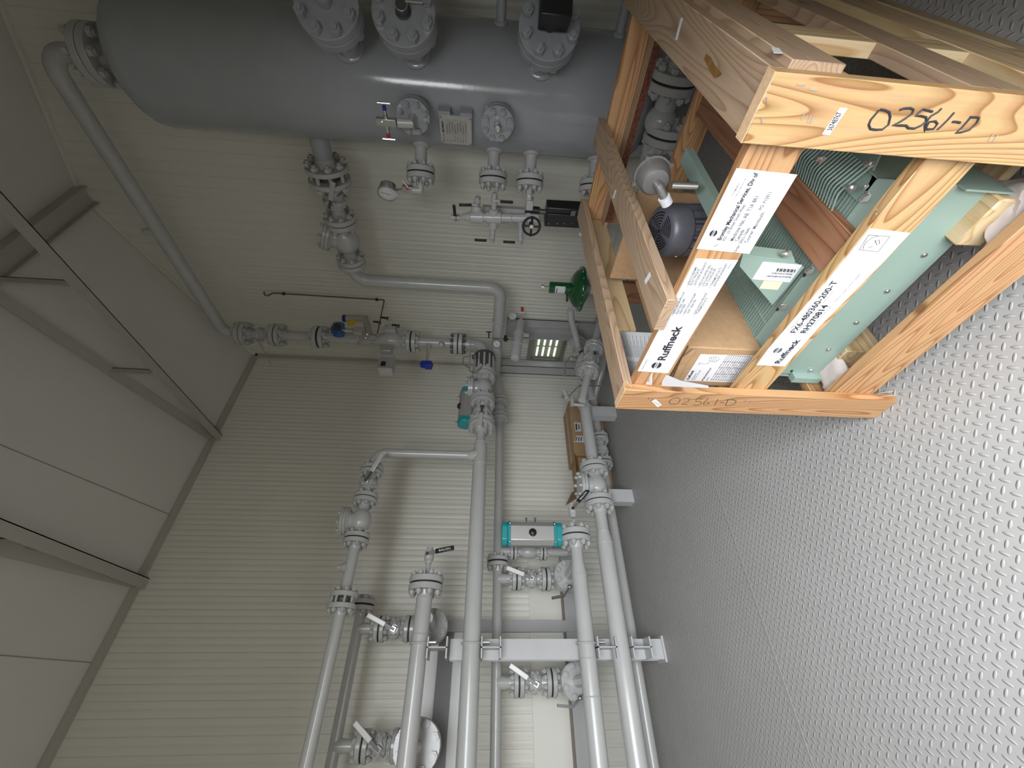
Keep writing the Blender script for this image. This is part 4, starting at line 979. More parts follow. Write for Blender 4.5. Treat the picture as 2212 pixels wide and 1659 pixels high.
# blue transmitter and elbow fitting
tr = T('pressure_transmitter', 'blue twin-cap pressure transmitter head with red plug on the corner riser', 'transmitter', P(730, 712, X=RX + 0.12))
c = P(731, 712, X=RX + 0.12)
tr.part('housing', MB().cyl(c + V((-0.05, -0.02, 0.004)), c + V((0.05, 0.02, -0.01)), 0.05, n=24).cyl(c + V((0, 0, 0.055)), c + V((0, 0, -0.05)), 0.038, n=20), blue)
tr.part('cap', MB().cyl(c + V((0.055, -0.03, -0.012)), c + V((0.07, -0.04, -0.016)), 0.034, n=20), black)
tr.part('red_plug', MB().cyl(P(719, 703, X=RX + 0.14), P(719, 703, X=RX + 0.18), 0.010, n=12), redp)
tr.part('neck', MB().cyl(c + V((0, 0, -0.05)), c + V((0.0, 0, -0.13)), 0.022, n=16), chrome)
tr.part('manifold', MB().box(P(775, 715, X=RX + 0.11) + V((-0.02, -0.035, -0.04)), P(775, 715, X=RX + 0.11) + V((0.02, 0.035, 0.04))), zinc)
tr.part('tee_bar', MB().cyl(P(766, 743, X=RX + 0.12), P(780, 743, X=RX + 0.12), 0.005, n=8), chrome)
tr.part('tee_stem', MB().cyl(P(773, 743, X=RX + 0.12), P(773, 725, X=RX + 0.12), 0.006, n=8), chrome)
pl_ = T('elbow_outlet', 'grey pipe elbow with a blue plug and yellow tag beside the blue transmitter', 'pipe fitting', P(780, 690, X=RX))
A_, B_, C_ = P(748, 688, X=RX), P(789, 688, X=RX), P(798, 725, X=RX)
pl_.part('elbow', MB().tube([A_, B_, C_], 0.034, 0.0, n=18), trimm)
pl_.part('blue_plug', MB().cyl(A_, A_ + V((0, 0, 0.03)), 0.035, n=18), royal)
pl_.part('yellow_tag', MB().prism([P(a, b, X=RX + 0.06) for a, b in ((750, 694), (770, 690), (768, 702), (752, 704))], (0.003, 0, 0)), yellow)
# blue hanging device and nub on riser, yellow-grey plates
bd = T('level_switch', 'royal blue instrument head hanging off the lower riser pipe', 'switch', P(922, 785, X=RX + 0.05))
a, b, c = P(926, 745, X=RX + 0.03), P(924, 768, X=RX + 0.08), P(922, 786, X=RX + 0.12)
bd.part('boss', MB().cyl(a - V((0.03, 0, 0)), a, 0.026, n=16), paint)
bd.part('nipple', MB().tube([a, b, c], 0.012, 0, n=12), chrome)
bd.part('head', MB().cyl(c + V((-0.02, 0.01, 0.04)), c + V((0.02, -0.03, -0.035)), 0.034, n=16).obox(c + V((0.02, -0.03, -0.02)), (0.03, 0, 0), (0, 0.026, 0), (0, 0, 0.03)), royal, bev=0.004)
rs.part('plugged_boss', MB().lathe(P(955, 742, X=RX) , (0.6, -0.8, 0), [(0.0, 0.034), (0.05, 0.030), (0.06, 0.022), (0.085, 0.022), (0.09, 0.014)], 20), paint)
# ---- elbow from riser into line one, strainer, check valve, ball valve
p1z = yx(1040, 915).z
L1 = T('main_header', 'longest grey header pipe running from the corner to the near support post', 'pipe', (RX, 0.8, p1z - 0.05))
ye = RY_ - 0.12
L1.part('elbow', MB().tube([R3(zf[4] - 0.05), R3(p1z), V((RX, RY_ - 0.16, p1z))], 0.047, 0.115, n=24, seg=12), paint)
Y1 = lambda px, py: yx(px, py).y
def A1(y): return V((RX, y, p1z))
st1 = T('strainer_sleeve', 'grey sleeve with slotted dark grille windows below the riser elbow', 'strainer', A1(Y1(1045, 785)))
ys0, ys1 = Y1(1045, 770), Y1(1045, 808)
st1.part('sleeve', MB().lathe(A1(ys0 + 0.02), D_Y, [(0, 0.05), (0.02, 0.098), (0.05, 0.105), (0.052, 0.09), (ys0 - ys1 + 0.0, 0.09), (ys0 - ys1 + 0.02, 0.09)], 32), darkst)
mb = MB()
for k in range(12):
    an = 2 * math.pi * k / 12; q = V((math.cos(an), 0, math.sin(an)))
    mb.obox(A1((ys0 + ys1) / 2) + q * 0.094, q * 0.004, V((-q.z, 0, q.x)) * 0.008, (0, (ys0 - ys1) / 2, 0))
st1.part('grille_bar', mb, steelp)
L1.part('gauge_branch', MB().cyl(A1(Y1(1040, 765)) + V((0, 0, 0.03)), A1(Y1(1040, 765)) + V((0, 0, 0.14)), 0.02), paint)
joint(L1, A1(ys1 - 0.02), D_Y, 3, 0.006)
cva = check_valve('check_valve', 'grey swing check valve below the slotted sleeve, cover facing the ceiling', A1(Y1(1038, 818)), A1(Y1(1038, 860)), D_Y, 3, UPZ)
joint(L1, A1(Y1(1040, 868)), D_Y, 3, 0.006)
body_valve('ball_valve', 'grey ball valve with its lever lying along the main header, below the teal-capped actuator', A1(Y1(1040, 876)), A1(Y1(1040, 912)), D_Y, 3, TOCAM, (0, -1, 0.05), 0.2)
joint(L1, A1(Y1(1039, 917)), D_Y, 3, 0.006)
yr = Y1(1037, 940)
mb = MB().lathe(A1(Y1(1039, 922)), D_Y, [(0, 0.034), (0.10, 0.034), (0.12, 0.037), (0.17, 0.049), (0.19, 0.052), (Y1(1039, 922) + 0.8, 0.052)], 28)
weld(mb, A1(Y1(1036, 958)), D_Y, 0.052); weld(mb, A1(Y1(1032, 1004)), D_Y, 0.052)
L1.part('pipe', mb, paint)
# ---- branch rising from the header to the high line
zA = 2.63 - 1.0 + 1.0
zA = yx(742, 1290).z
yT = Y1(1030, 984)
LA = T('high_branch_line', 'uppermost grey pipe line, rising from the header tee and turning toward the viewer', 'pipe', (RX, 0.8, zA - 0.05))
def AA(y): return V((RX, y, zA))
LA.part('tee_saddle', MB().lathe(A1(yT) + V((0, 0, 0.02)), UPZ, [(0, 0.05), (0.045, 0.042), (0.075, 0.033)], 24), paint)
LA.part('pipe', MB().tube([A1(yT) + V((0, 0, 0.06)), V((RX, yT, zA)), AA(yx(805, 1005).y)], 0.032, 0.085, n=20, seg=12), paint)
joint(LA, AA(yx(804, 1018).y), D_Y, 2, 0.006)
body_valve('ball_valve', 'grey ball valve high on the upper branch line, lever reaching toward the bend', AA(yx(802, 1026).y), AA(yx(795, 1070).y), D_Y, 2, TOCAM, (0.1, 0.45, -0.22), 0.20)
joint(LA, AA(yx(793, 1078).y), D_Y, 2, 0.006)
LA.part('pipe', MB().cyl(AA(yx(791, 1086).y), AA(yx(785, 1110).y), 0.034), paint)
check_valve('check_valve', 'grey swing check valve on the upper branch line, domed cover up toward the ceiling', AA(yx(785, 1096).y), AA(yx(772, 1158).y), D_Y, 2, UPZ, r=0.068)
joint(LA, AA(yx(774, 1165).y), D_Y, 2, 0.008)
LA.part('pipe', MB().cyl(AA(yx(770, 1175).y), AA(yx(748, 1272).y), 0.034), paint)
LA.part('plugged_boss', MB().lathe(AA(yx(758, 1226).y), UPZ, [(0.02, 0.032), (0.055, 0.022), (0.06, 0.016), (0.075, 0.016), (0.08, 0.012)], 18), paint)
joint(LA, AA(yx(742, 1298).y), D_Y, 2, 0.036, gask=False)
LA.part('orifice_spacer', MB().cyl(AA(yx(742, 1294).y), AA(yx(742, 1302).y), 0.05), darkst)
LA.part('pipe', MB().cyl(AA(yx(740, 1312).y), AA(-1.6), 0.034), paint)
# ---- second header
z2 = yx(905, 1400).z
L2 = T('upper_header', 'grey header pipe above the main one, with a ball valve on its flanged end', 'pipe', (RX, 0.2, z2 - 0.05))
def A2(y): return V((RX, y, z2))
joint(L2, A2(yx(928, 1262).y), D_Y, 3, 0.010, hub=(False, True))
mb = MB().cyl(A2(yx(925, 1276).y), A2(-1.6), 0.048); weld(mb, A2(yx(924, 1293).y), D_Y, 0.048); weld(mb, A2(yx(910, 1371).y), D_Y, 0.048)
L2.part('pipe', mb, paint)
L2.part('nipple', MB().cyl(A2(yx(928, 1252).y), A2(yx(932, 1215).y), 0.015), paint)
small_valve('drain_valve', 'small ball valve with a black lettered grip on the end of the upper header', A2(yx(932, 1200).y), D_Y, (0.2, 0.15, -1), s=1.35, txt=True)
# ---- third and fourth headers near the floor
z3 = yx(1276, 1480).z
L3 = T('lower_header', 'grey lower header pipe starting at a flange below the big teal actuator', 'pipe', (RX, 0.3, z3 - 0.05))
def A3(y): return V((RX, y, z3))
joint(L3, A3(yx(1240, 1160).y), D_Y, 3, 0.010, hub=(False, True))
mb = MB().lathe(A3(yx(1242, 1172).y), D_Y, [(0, 0.040), (0.03, 0.040), (0.12, 0.040), (0.20, 0.050), (2.0, 0.050)], 28)
for py in (1183, 1244, 1423, 1506): weld(mb, A3(yx(1250, py).y), D_Y, 0.050 if py > 1200 else 0.041)
L3.part('pipe', mb, paint)
L3.part('nipple', MB().cyl(A3(yx(1240, 1150).y), A3(yx(1236, 1125).y), 0.015), paint)
small_valve('drain_valve', 'small ball valve with a black lettered grip, above the low check valve', A3(yx(1233, 1103).y), D_Y, (0.1, 0.8, -0.75), s=1.35, txt=True)
z4 = yx(1378, 1659).z
L4 = T('floor_header', 'grey pipe nearest the floor in front, with the low check valve', 'pipe', (RX, 0.5, z4 - 0.05))
def A4(y): return V((RX, y, z4))
mb = MB().lathe(A4(yx(1296, 1100).y), D_Y, [(0, 0.042), (0.02, 0.042), (0.16, 0.042), (0.23, 0.054), (2.4, 0.054)], 28)
for py in (1106, 1150, 1174): weld(mb, A4(yx(1300, py).y), D_Y, 0.054 if py > 1160 else 0.043)
L4.part('pipe', mb, paint)
joint(L4, A4(yx(1293, 1086).y), D_Y, 3, 0.008)
check_valve('check_valve', 'grey swing check valve low by the cardboard boxes, bolted cover facing up', A4(yx(1290, 1078).y), A4(yx(1281, 1022).y), -D_Y, 3, UPZ)
joint(L4, A4(yx(1280, 1014).y), D_Y, 3, 0.008)
ya, yb = yx(1276, 1004).y, yx(1262, 862).y
L4.part('pipe', MB().tube([A4(ya), A4(yb), P(1262, 826, X=-2.74)], 0.046, 0.1, n=20), paint)
# fifth pipe by the wall
X5 = -3.14; z5 = P(1385, 1500, X=X5).z
L5 = T('wall_side_pipe', 'thin grey pipe closest to the wall and floor, behind the front pipes', 'pipe', (X5, 0.5, z5 - 0.05))
def A5(y): return V((X5, y, z5))
L5.part('pipe', MB().cyl(A5(-1.6), A5(P(1309, 1010, X=X5).y), 0.036), paint)
joint(L5, A5(P(1304, 1000, X=X5).y), D_Y, 2, 0.008)
body_valve('ball_valve', 'grey ball valve on the wall side pipe in front of the cardboard boxes', A5(P(1303, 990, X=X5).y), A5(P(1296, 958, X=X5).y), D_Y, 2, TOCAM, None)
joint(L5, A5(P(1296, 948, X=X5).y), D_Y, 2, 0.008)
e0 = P(1290, 905, X=X5)
L5.part('pipe', MB().tube([A5(P(1294, 940, X=X5).y), A5(e0.y - 0.1), P(1282, 862, X=X5 + 0.05), P(1300, 800, X=X5 + 0.25), P(1320, 700, X=X5 + 0.4)], 0.034, 0.09, n=18), paint)
# ---- back manifold lines with drop legs
XB = -3.24
def manifold(zc, y0, y1, label, r=0.034):
    t = T('manifold_pipe', label, 'pipe', (XB, (y0 + y1) / 2, zc - 0.05)); t.part('pipe', MB().cyl((XB, y0, zc), (XB, y1, zc), r), paint); return t
zb1 = P(1072, 1500, X=XB).z; zb2 = P(745, 1500, X=XB).z
yb1 = P(1073, 1215, X=XB).y; yb2 = P(797, 1308, X=XB).y
M1 = manifold(zb1, -1.6, 2.45, 'slim grey manifold pipe behind the main header, with two drop legs near the post')
joint(M1, V((XB, yb1, zb1)), D_Y, 2, 0.012)
M2 = manifold(zb2, -1.6, yb2, 'slim grey manifold pipe behind the uppermost line, feeding two side valves')
joint(M2, V((XB, yb2, zb2)), D_Y, 2, 0.012)
M2.part('blind_cap', MB().cyl((XB, yb2 + 0.03, zb2), (XB, yb2 + 0.05, zb2), 0.05), paint)
# valves behind: a pair of joints on the manifold near the strainer
joint(M1, V((XB, P(1073, 868, X=XB).y, zb1)), D_Y, 2, 0.006); joint(M1, V((XB, P(1075, 903, X=XB).y, zb1)), D_Y, 2, 0.006)
body_valve('ball_valve', 'shadowed ball valve on the manifold pipe behind the main header', V((XB, P(1073, 876, X=XB).y, zb1)), V((XB, P(1075, 896, X=XB).y, zb1)), D_Y, 2, TOCAM, None)
def drop(zc, py, xs, disc, label, vl, hl, side=0):
    """leg from a manifold: tee, joint, valve, joint, then a flange pair whose face looks into the room"""
    px0, pj1, pv, pj2 = xs; y = P(px0, py, X=XB).y
    z = lambda px: P(px, py, X=XB).z
    t = T('drop_leg', label, 'pipe', (XB, y, z(disc[0]) - 0.1))
    dn = V((0, 0, -1))
    t.part('tee', MB().lathe(V((XB, y, zc)), dn, [(0.0, 0.040), (0.05, 0.036), (0.07, 0.032), (zc - z(pj1) - 0.03, 0.030)], 20), paint)
    joint(t, V((XB, y, z(pj1))), dn, 2, 0.010); joint(t, V((XB, y, z(pj2))), dn, 2, 0.010)
    v = body_valve('ball_valve', vl, V((XB, y, z(pj1) - 0.03)), V((XB, y, z(pj2) + 0.03)), dn, 2, V((1, -0.15, 0)), hl, 0.19, crank=0.02)
    zc2 = z(disc[0]) ; yd = P(disc[0], disc[1], X=XB).y
    t.part('pipe', MB().tube([V((XB, y, z(pj2) - 0.02)), V((XB, y, zc2 - 0.0)), V((XB + 0.06, y, zc2))], 0.032, 0.03, n=18), paint)
    joint(t, V((XB + 0.085, y, zc2)), (1, 0, 0), 4 if disc[2] else 3, 0.010, hub=(True, False))
    t.part('pipe', MB().tube([V((XB + 0.10, y, zc2)), V((RX, y, zc2))], 0.032, 0, n=18), paint)
    return t, v, y, zc2
HL = V((0.05, 0.42, 1))
drop(zb1, 1250, (1075, 1115, 1145, 1178), (1222, 1243, 0), 'short valved leg between manifold and lower header, below the big actuator', 'ball valve with a bright lettered lever on the leg below the big actuator', V((0.05, 0.35, 1)))
drop(zb1, 1475, (1078, 1120, 1152, 1190), (1240, 1475, 0), 'short valved leg between manifold and lower header, left of the support post', 'ball valve with a bright lettered lever on the lowest leg, past the support post', V((0.05, 0.6, 1)))
drop(zb2, 1358, (780, 822, 852, 886), (935, 1348, 0), 'short valved leg from the rear upper manifold, just before the support post', 'ball valve with a bright lettered lever beside the support post, up high', V((0.05, 0.45, 1)))
drop(zb2, 1612, (760, 785, 815, 860), (905, 1615, 1), 'short valved leg from the rear upper manifold at the left edge of the upright view', 'ball valve with a bright lettered lever nearest the viewer on the rear upper manifold', V((0.05, 0.8, 1)))
# cranked levers under the lower discs
for (p0, p1, p2, lab) in (((1230, 1268), (1219, 1287), (1192, 1292), 'bent grey lever below the round flange near the big actuator'), ((1253, 1508), (1238, 1527), (1204, 1524), 'bent grey lever below the round flange past the support post')):
    X_ = XB + 0.18; t = T('valve_lever', lab, 'handle', P(*p0, X=X_))
    t.part('stem', MB().sphere(P(*p0, X=X_), 0.016, 12), chrome)
    a, b, c = [P(*q, X=X_) for q in (p0, p1, p2)]
    t.part('grip', MB().obox((a + b) / 2, (b - a) / 2, (0.010, 0, 0), (b - a).normalized().cross(V((1, 0, 0))) * 0.006).obox((b + c) / 2, (c - b) / 2, (0.012, 0, 0), (c - b).normalized().cross(V((1, 0, 0))) * 0.008), darkst)
#SECTION-END-PIPES
# ---------------------------------------------------------------- support posts
def hbeam(mb, c, L, H, Wd, tf=0.008, tw=0.007):
    """short I section, axis X, web vertical in the room, ending at c.x"""
    c = V(c); mb.box((c.x - L, c.y - Wd / 2, c.z + H / 2 - tf), (c.x, c.y + Wd / 2, c.z + H / 2)); mb.box((c.x - L, c.y - Wd / 2, c.z - H / 2), (c.x, c.y + Wd / 2, c.z - H / 2 + tf)); mb.box((c.x - L, c.y - tw / 2, c.z - H / 2), (c.x, c.y + tw / 2, c.z + H / 2)); return mb
XS = -2.86
sp_ = T('support_post', 'grey steel post with four stub beams carrying the parallel headers', 'pipe support', (XS - 0.06, 0.42, 0))
ypa, ypb = P(1250, 1380, X=XS).y, P(1250, 1425, X=XS).y
ztop = P(972, 1400, X=XS).z
ym = (ypa + ypb) / 2; wy = (ypa - ypb) / 2
mb = MB().box((XS - 0.008, ym - wy, 0.012), (XS, ym + wy, ztop)).box((XS - 0.10, ym - wy, 0.012), (XS - 0.092, ym + wy, ztop)).box((XS - 0.10, ym - 0.004, 0.012), (XS - 0.004, ym + 0.004, ztop))
sp_.part('post', mb, steelp)
sp_.part('base_plate', MB().box((XS - 0.11, ym - wy - 0.015, 0), (XS + 0.012, ym + wy + 0.015, 0.012)), steelp)
for zc, r_ in ((z2, 0.048), (p1z, 0.052), (z3, 0.05), (z4, 0.054)):
    H = 0.115
    sp_.part('stub_beam', hbeam(MB(), (RX + 0.06, ym, zc - r_ - H / 2 - 0.001), 0.115 + 0.045, H, 2 * wy), steelp)
    if zc != z4:
        u = sp_.part('u_bolt', MB().torus(V((RX, ym + wy * 0.45, zc)), (0, 1, 0), r_ + 0.006, 0.005, 24, 8), steelp)
        for sgn in (-1, 1):
            sp_.part('nut', MB().cyl((RX + sgn * (r_ + 0.006) * 0.0 + 0.052, ym + wy * 0.45, zc - r_ - 0.012), (RX + 0.052, ym + wy * 0.45, zc - r_ - 0.05), 0.007, n=6), chrome, u)
            break
# two low brackets standing on the floor farther back
for py, lab in ((889, 'low grey channel bracket with a U-bolt in front of the cardboard boxes'), (1070, 'low grey channel bracket beside the low check valve')):
    y = P(1330, py, X=XS).y; zt = P(1268 if py < 900 else 1316, py, X=XS).z
    t = T('pipe_bracket', lab, 'pipe support', (XS, y, 0))
    mb = MB().box((XS - 0.008, y - 0.05, 0.0), (XS, y + 0.05, zt)).box((XS - 0.08, y - 0.05, 0), (XS - 0.008, y - 0.043, zt)).box((XS - 0.08, y + 0.043, 0), (XS - 0.008, y + 0.05, zt))
    t.part('channel', mb, steelp)
    if py < 900: t.part('u_bolt', MB().torus(V((RX, y, z4)), (0, 1, 0), 0.052, 0.005, 24, 8), steelp)
# ---- the teal capped actuator in front, and the one by the riser
def actuator(name, label, c, u, nrm, L, H, Dp, caps=(True, True)):
    c, u, nrm = V(c), V(u).normalized(), V(nrm).normalized(); s = nrm.cross(u).normalized()
    t = T(name, label, 'actuator', c - V((0, 0, L / 2)))
    o8 = [(-.5, -.28), (-.30, -.5), (.30, -.5), (.5, -.28), (.5, .28), (.30, .5), (-.30, .5), (-.5, .28)]
    b = [c - u * L * 0.36 + s * (a * H) + nrm * (q * Dp) for a, q in o8]
    body = t.part('barrel', MB().prism(b, u * L * 0.72), alum, bev=0.003)
    for sg, on in ((-1, caps[0]), (1, caps[1])):
        if not on: continue
        b = [c + u * sg * L * 0.36 + s * (a * H * 1.04) + nrm * (q * Dp * 1.04) for a, q in o8]
        cp = t.part('end_cap', MB().prism(b, u * sg * L * 0.04), teal)
        t.part('end_dome', MB().prism([p * 0.94 + (c + u * sg * L * 0.40) * 0.06 + u * sg * L * 0.04 * 0.94 for p in b], u * sg * L * 0.10), teal, cp, bev=0.008)
        for a in (-.38, .38):
            q = c + u * sg * L * 0.37 + s * a * H + nrm * Dp * 0.40
            t.part('cap_screw', MB().sphere(q + nrm * 0.02, 0.006, 8), chrome, cp)
    k = t.part('indicator', MB().lathe(c + nrm * Dp * 0.5, nrm, [(0, 0.026), (0.012, 0.026), (0.016, 0.020), (0.022, 0.012), (0.023, 0.001)], 24), black)
    t.part('indicator_mark', MB().obox(c + nrm * (Dp * 0.5 + 0.016) + s * 0.017, u * 0.003, s * 0.004, nrm * 0.001), yellow, k)
    return t, s, body
ca = P(1148, 1155, X=RX - 0.02)
ta, sa, bb = actuator('valve_actuator', 'big grey pneumatic actuator with teal end caps and black knob, above the lower header', ca, (0, 0, 1), (1, -0.12, 0), 0.415, 0.155, 0.13)
mb = MB()
for px in (1137, 1156):
    q = P(px, 1124, X=RX); mb.cyl(q + V((0, -0.02, 0)), q + V((0, 0.012, 0)), 0.004, n=8).sphere(q + V((0, 0.012, 0)), 0.008, 8)
ta.part('stop_screw', mb, darkst)
ta.part('mounting_bracket', MB().box(ca + V((-0.20, -0.02, -0.03)), ca + V((-0.06, 0.02, 0.03))), beige)
# joints behind the actuator
ya_ = P(1140, 1192, X=XB).y
t = T('actuated_leg', 'short flanged leg hidden behind the big teal-capped actuator', 'pipe', (XB, ya_, P(1180, 1192, X=XB).z - 0.1))
t.part('pipe', MB().cyl((XB, ya_, zb1), (XB, ya_, P(1225, 1192, X=XB).z), 0.030), paint)
for px in (1109, 1172): joint(t, V((XB, ya_, P(px, 1192, X=XB).z)), (0, 0, -1), 1, 0.008)
t.part('valve_body', MB().lathe(V((XB, ya_, P(1125, 1192, X=XB).z)), (0, 0, -1), [(0, 0.03), (0.03, 0.05), (0.09, 0.05), (0.12, 0.03)], 20), paint)
cb = P(1012, 880, X=RX - 0.05)
actuator('valve_actuator', 'slim dark pneumatic actuator with one teal dome, beside the check valve on the main header', cb + V((0, 0, 0.02)), (0, -1, 0), (0.3, 0, 1), 0.36, 0.14, 0.11)
# ---- vessel side chain: s0 outlet towards the left
z0 = 2.221
C0 = lambda x: V((x, TY, z0)); XM = V((-1, 0, 0))
L0 = T('vessel_outlet_line', 'grey outlet line from the vessel side, dropping along the back wall', 'pipe', (-1.9, TY, z0 - 0.1))
def X0(px, py): return P(px, py, Y=TY).x
L0.part('nozzle', MB().lathe(C0(TX - TR + 0.04), XM, [(0, 0.075), (0.03, 0.075), (0.04, 0.058), (0.24, 0.056)], 24), tankshade)
joint(L0, C0(X0(709, 376)), XM, 4, 0.050, gask=False, thick=0.03)
L0.part('spacer_ring', MB().cyl(C0(X0(709, 376) + 0.02), C0(X0(709, 376) - 0.02), 0.08), darkst)
body_valve('ball_valve', 'grey ball valve with a flat lever on the vessel outlet line', C0(X0(714, 400)), C0(X0(732, 462)), XM, 3, (0.1, -1, 0.1), (1, -0.1, -0.42), 0.20, grip=steelp)
joint(L0, C0(X0(735, 476)), XM, 3, 0.006)
check_valve('check_valve', 'grey swing check valve on the vessel outlet line beneath its ball valve', C0(X0(738, 488)), C0(X0(753, 550)), XM, 3, (0.35, 0, 1), r=0.088)
joint(L0, C0(X0(757, 563)), XM, 3, 0.006)
zd = P(1082, 625, Y=TY).z; xe = -2.15
L0.part('pipe', MB().tube([C0(X0(759, 572)), C0(xe), V((xe, TY, zd)), V((XB, TY, zd)), V((XB, TY - 0.35, zb1 + 0.0)), V((XB, TY - 0.6, zb1))], 0.050, 0.10, n=24, seg=12), paint)
mb = MB().torus(V((P(1082, 693, Y=TY).x, TY, zd)), (1, 0, 0), 0.056, 0.005, 28, 8)
L0.part('u_bolt', mb, steelp)
# ---- instruments on the small vessel nozzles
u38 = dirv(180 + 38)
gz = S1 + u38 * 0.03
g = T('pressure_gauge', 'steel pressure gauge with red-knobbed cock hanging left of the vessel', 'gauge', S1 + u38 * 0.1)
e1 = P(907, 412, Y=S1.y - 0.07); e2 = P(862, 412, Y=e1.y)
g.part('nipple', MB().tube([gz, V((e1.x, e1.y, gz.z)), V((e1.x, e1.y, gz.z + 0.05))], 0.013, 0.02, n=14), paint)
g.part('elbow', MB().tube([V((e1.x, e1.y, gz.z)) + V((0.03, 0.02, 0)), V((e1.x, e1.y, gz.z)), V((e1.x, e1.y, gz.z + 0.045))], 0.022, 0.0, n=16), paint)
cb_ = P(881, 408, Y=e1.y)
g.part('cock_body', MB().box(cb_ + V((-0.018, -0.018, -0.03)), cb_ + V((0.018, 0.018, 0.03))), zinc, bev=0.003)
g.part('red_collar', MB().cyl(cb_ + V((0.01, -0.01, 0)), cb_ + V((0.025, -0.03, 0)), 0.012, n=12), redp)
g.part('tee_bar', MB().cyl(cb_ + V((0.02, -0.03, -0.01)), cb_ + V((0.055, -0.02, 0.02)), 0.005, n=8), chrome)
gc = P(838, 411, Y=e1.y)
gd = V((0.15, -0.80, -0.62)).normalized(); gd = V((-0.35, -0.92, 0.0)).normalized()
g.part('stem', MB().cyl(cb_, gc + V((0, 0, -0.04)), 0.008, n=10), chrome)
g.part('case', MB().lathe(gc - gd * 0.025, gd, [(0, 0.050), (0.04, 0.052), (0.042, 0.058), (0.052, 0.058), (0.054, 0.050), (0.048, 0.049)], 36, caps=True), chrome)
fc = g.part('dial', MB().cyl(gc + gd * 0.0262, gc + gd * 0.0268, 0.048, n=32), white)
x, y, z = frame(gd); mb = MB()
for k in range(11):
    an = math.radians(-45 + 27 * k) - math.pi / 2 + math.pi
    q = gc + gd * 0.027 + (x * math.cos(an) + y * math.sin(an)) * 0.036; dd = (x * math.cos(an) + y * math.sin(an)); mb.obox(q, dd * 0.005, gd.cross(dd) * 0.0008, gd * 0.0002)
mb.obox(gc + gd * 0.0275 + (x * 0.3 + y).normalized() * 0.008, (x * 0.3 + y).normalized() * 0.03, gd.cross((x * 0.3 + y).normalized()) * 0.0012, gd * 0.0003)
g.part('needle', mb, ink, fc)
# two valve manifold on the front flange
mf = T('block_manifold', 'stainless two-valve block with blue and red tee handles on the front upper nozzle', 'valve', cf2 + df2 * 0.1)
f2 = cf2 + df2 * 0.028; e_ = PD(885, 268, 1.86); el = V((e_.x, e_.y, f2.z))
mf.part('elbow', MB().tube([f2, f2 + df2 * 0.075, f2 + df2 * 0.075 + UPZ * 0.06], 0.021, 0.0, n=16), paint)
bk = PD(835, 265, 1.86); bc_ = f2 + df2 * 0.075 + UPZ * 0.115
sdf = UPZ.cross(df2)
mf.part('block', MB().obox(bc_, UPZ * 0.048, sdf * 0.016, df2 * 0.016), zinc, bev=0.002)
for sg, mm in ((1, royal), (-1, redp)):
    b0 = bc_ + sdf * sg * 0.016
    mf.part('bonnet', MB().lathe(b0, sdf * sg, [(0, 0.011), (0.012, 0.011), (0.014, 0.008), (0.034, 0.008)], 10), chrome)
    mf.part('collar', MB().cyl(b0 + sdf * sg * 0.034, b0 + sdf * sg * 0.052, 0.009, n=12), mm)
    mf.part('tee_bar', MB().cyl(b0 + sdf * sg * 0.062 - UPZ * 0.03, b0 + sdf * sg * 0.062 + UPZ * 0.03, 0.0045, n=8), chrome)
mf.part('vent_plug', MB().cyl(bc_ + df2 * 0.016 + UPZ * 0.02, bc_ + df2 * 0.026 + UPZ * 0.02, 0.006, n=8), chrome)
# ---- level bridle left of the vessel
YBp = S3.y - 0.06
def B(px, py, dy=0.0): return P(px, py, Y=YBp + dy)
br = T('level_bridle', 'grey vertical bridle of small crosses and reducers left of the vessel', 'pipe', B(1140, 468))
br.part('nipple', MB().tube([S3 + u38 * 0.02, B(1143, 425), B(1142, 470)], 0.019, 0.03, n=16), paint)
br.part('backing_channel', MB().box(B(1042, 480, 0.10), B(1132, 448, 0.13)), steelp)
br.part('block_flange', MB().obox(B(1144, 440), (0.030, 0, 0), (0, 0.030, 0), (0, 0, 0.022)), paint, bev=0.006)
br.part('pipe', MB().lathe(B(998, 468), B(1160, 472) - B(998, 468), [(0, 0.014), (0.03, 0.024), (0.05, 0.028), (0.055, 0.037), (0.13, 0.037), (0.132, 0.028), (0.15, 0.028), (0.152, 0.037), (0.24, 0.037), (0.242, 0.026), (0.30, 0.026), (0.301, 0.036), (0.306, 0.036), (0.307, 0.026), (0.40, 0.026), (0.41, 0.036), (0.47, 0.036)], 18), paint)
br.part('reducer_arm', MB().tube([B(1068, 432), B(1066, 470), B(1064, 505)], 0.017, 0, n=14).cyl(B(1067, 450), B(1065, 490), 0.031, 0.031), paint)
br.part('reducer_arm', MB().tube([B(1127, 470), B(1124, 508)], 0.017, 0, n=14).cyl(B(1127, 476), B(1126, 494), 0.030, 0.020), paint)
br.part('side_pipe', MB().tube([B(1033, 424, 0.06), B(1030, 440, 0.02), B(1028, 468)], 0.017, 0, n=14).cyl(B(1030, 446, .02), B(1029, 457, .01), 0.033), paint)
small_valve('drain_valve', 'small valve with black grip at the high end of the level bridle', B(985, 470), (0, 0, 1), (0.9, -0.1, 0.05), s=0.85)
small_valve('drain_valve', 'small valve with black grip on the right arm of the bridle near its high end', B(1031, 437, 0.02), (1, 0, 0), (0, -0.1, 1), s=0.85)
small_valve('drain_valve', 'small valve with lettered black grip pointing down, middle of the level bridle', B(1068, 428), (1, 0, 0), (0, 0, -1), s=0.85)
small_valve('drain_valve', 'small drain valve on the left arm, middle of the level bridle', B(1063, 514), (1, 0, 0), (0, 0, 1), s=0.85)
small_valve('drain_valve', 'small drain valve on the left arm, near the black handwheel', B(1124, 518), (1, 0, 0), (0, 0, 1), s=0.85)
hw = T('handwheel_valve', 'black handwheel valve below the vessel-side bridle', 'valve', B(1148, 470))
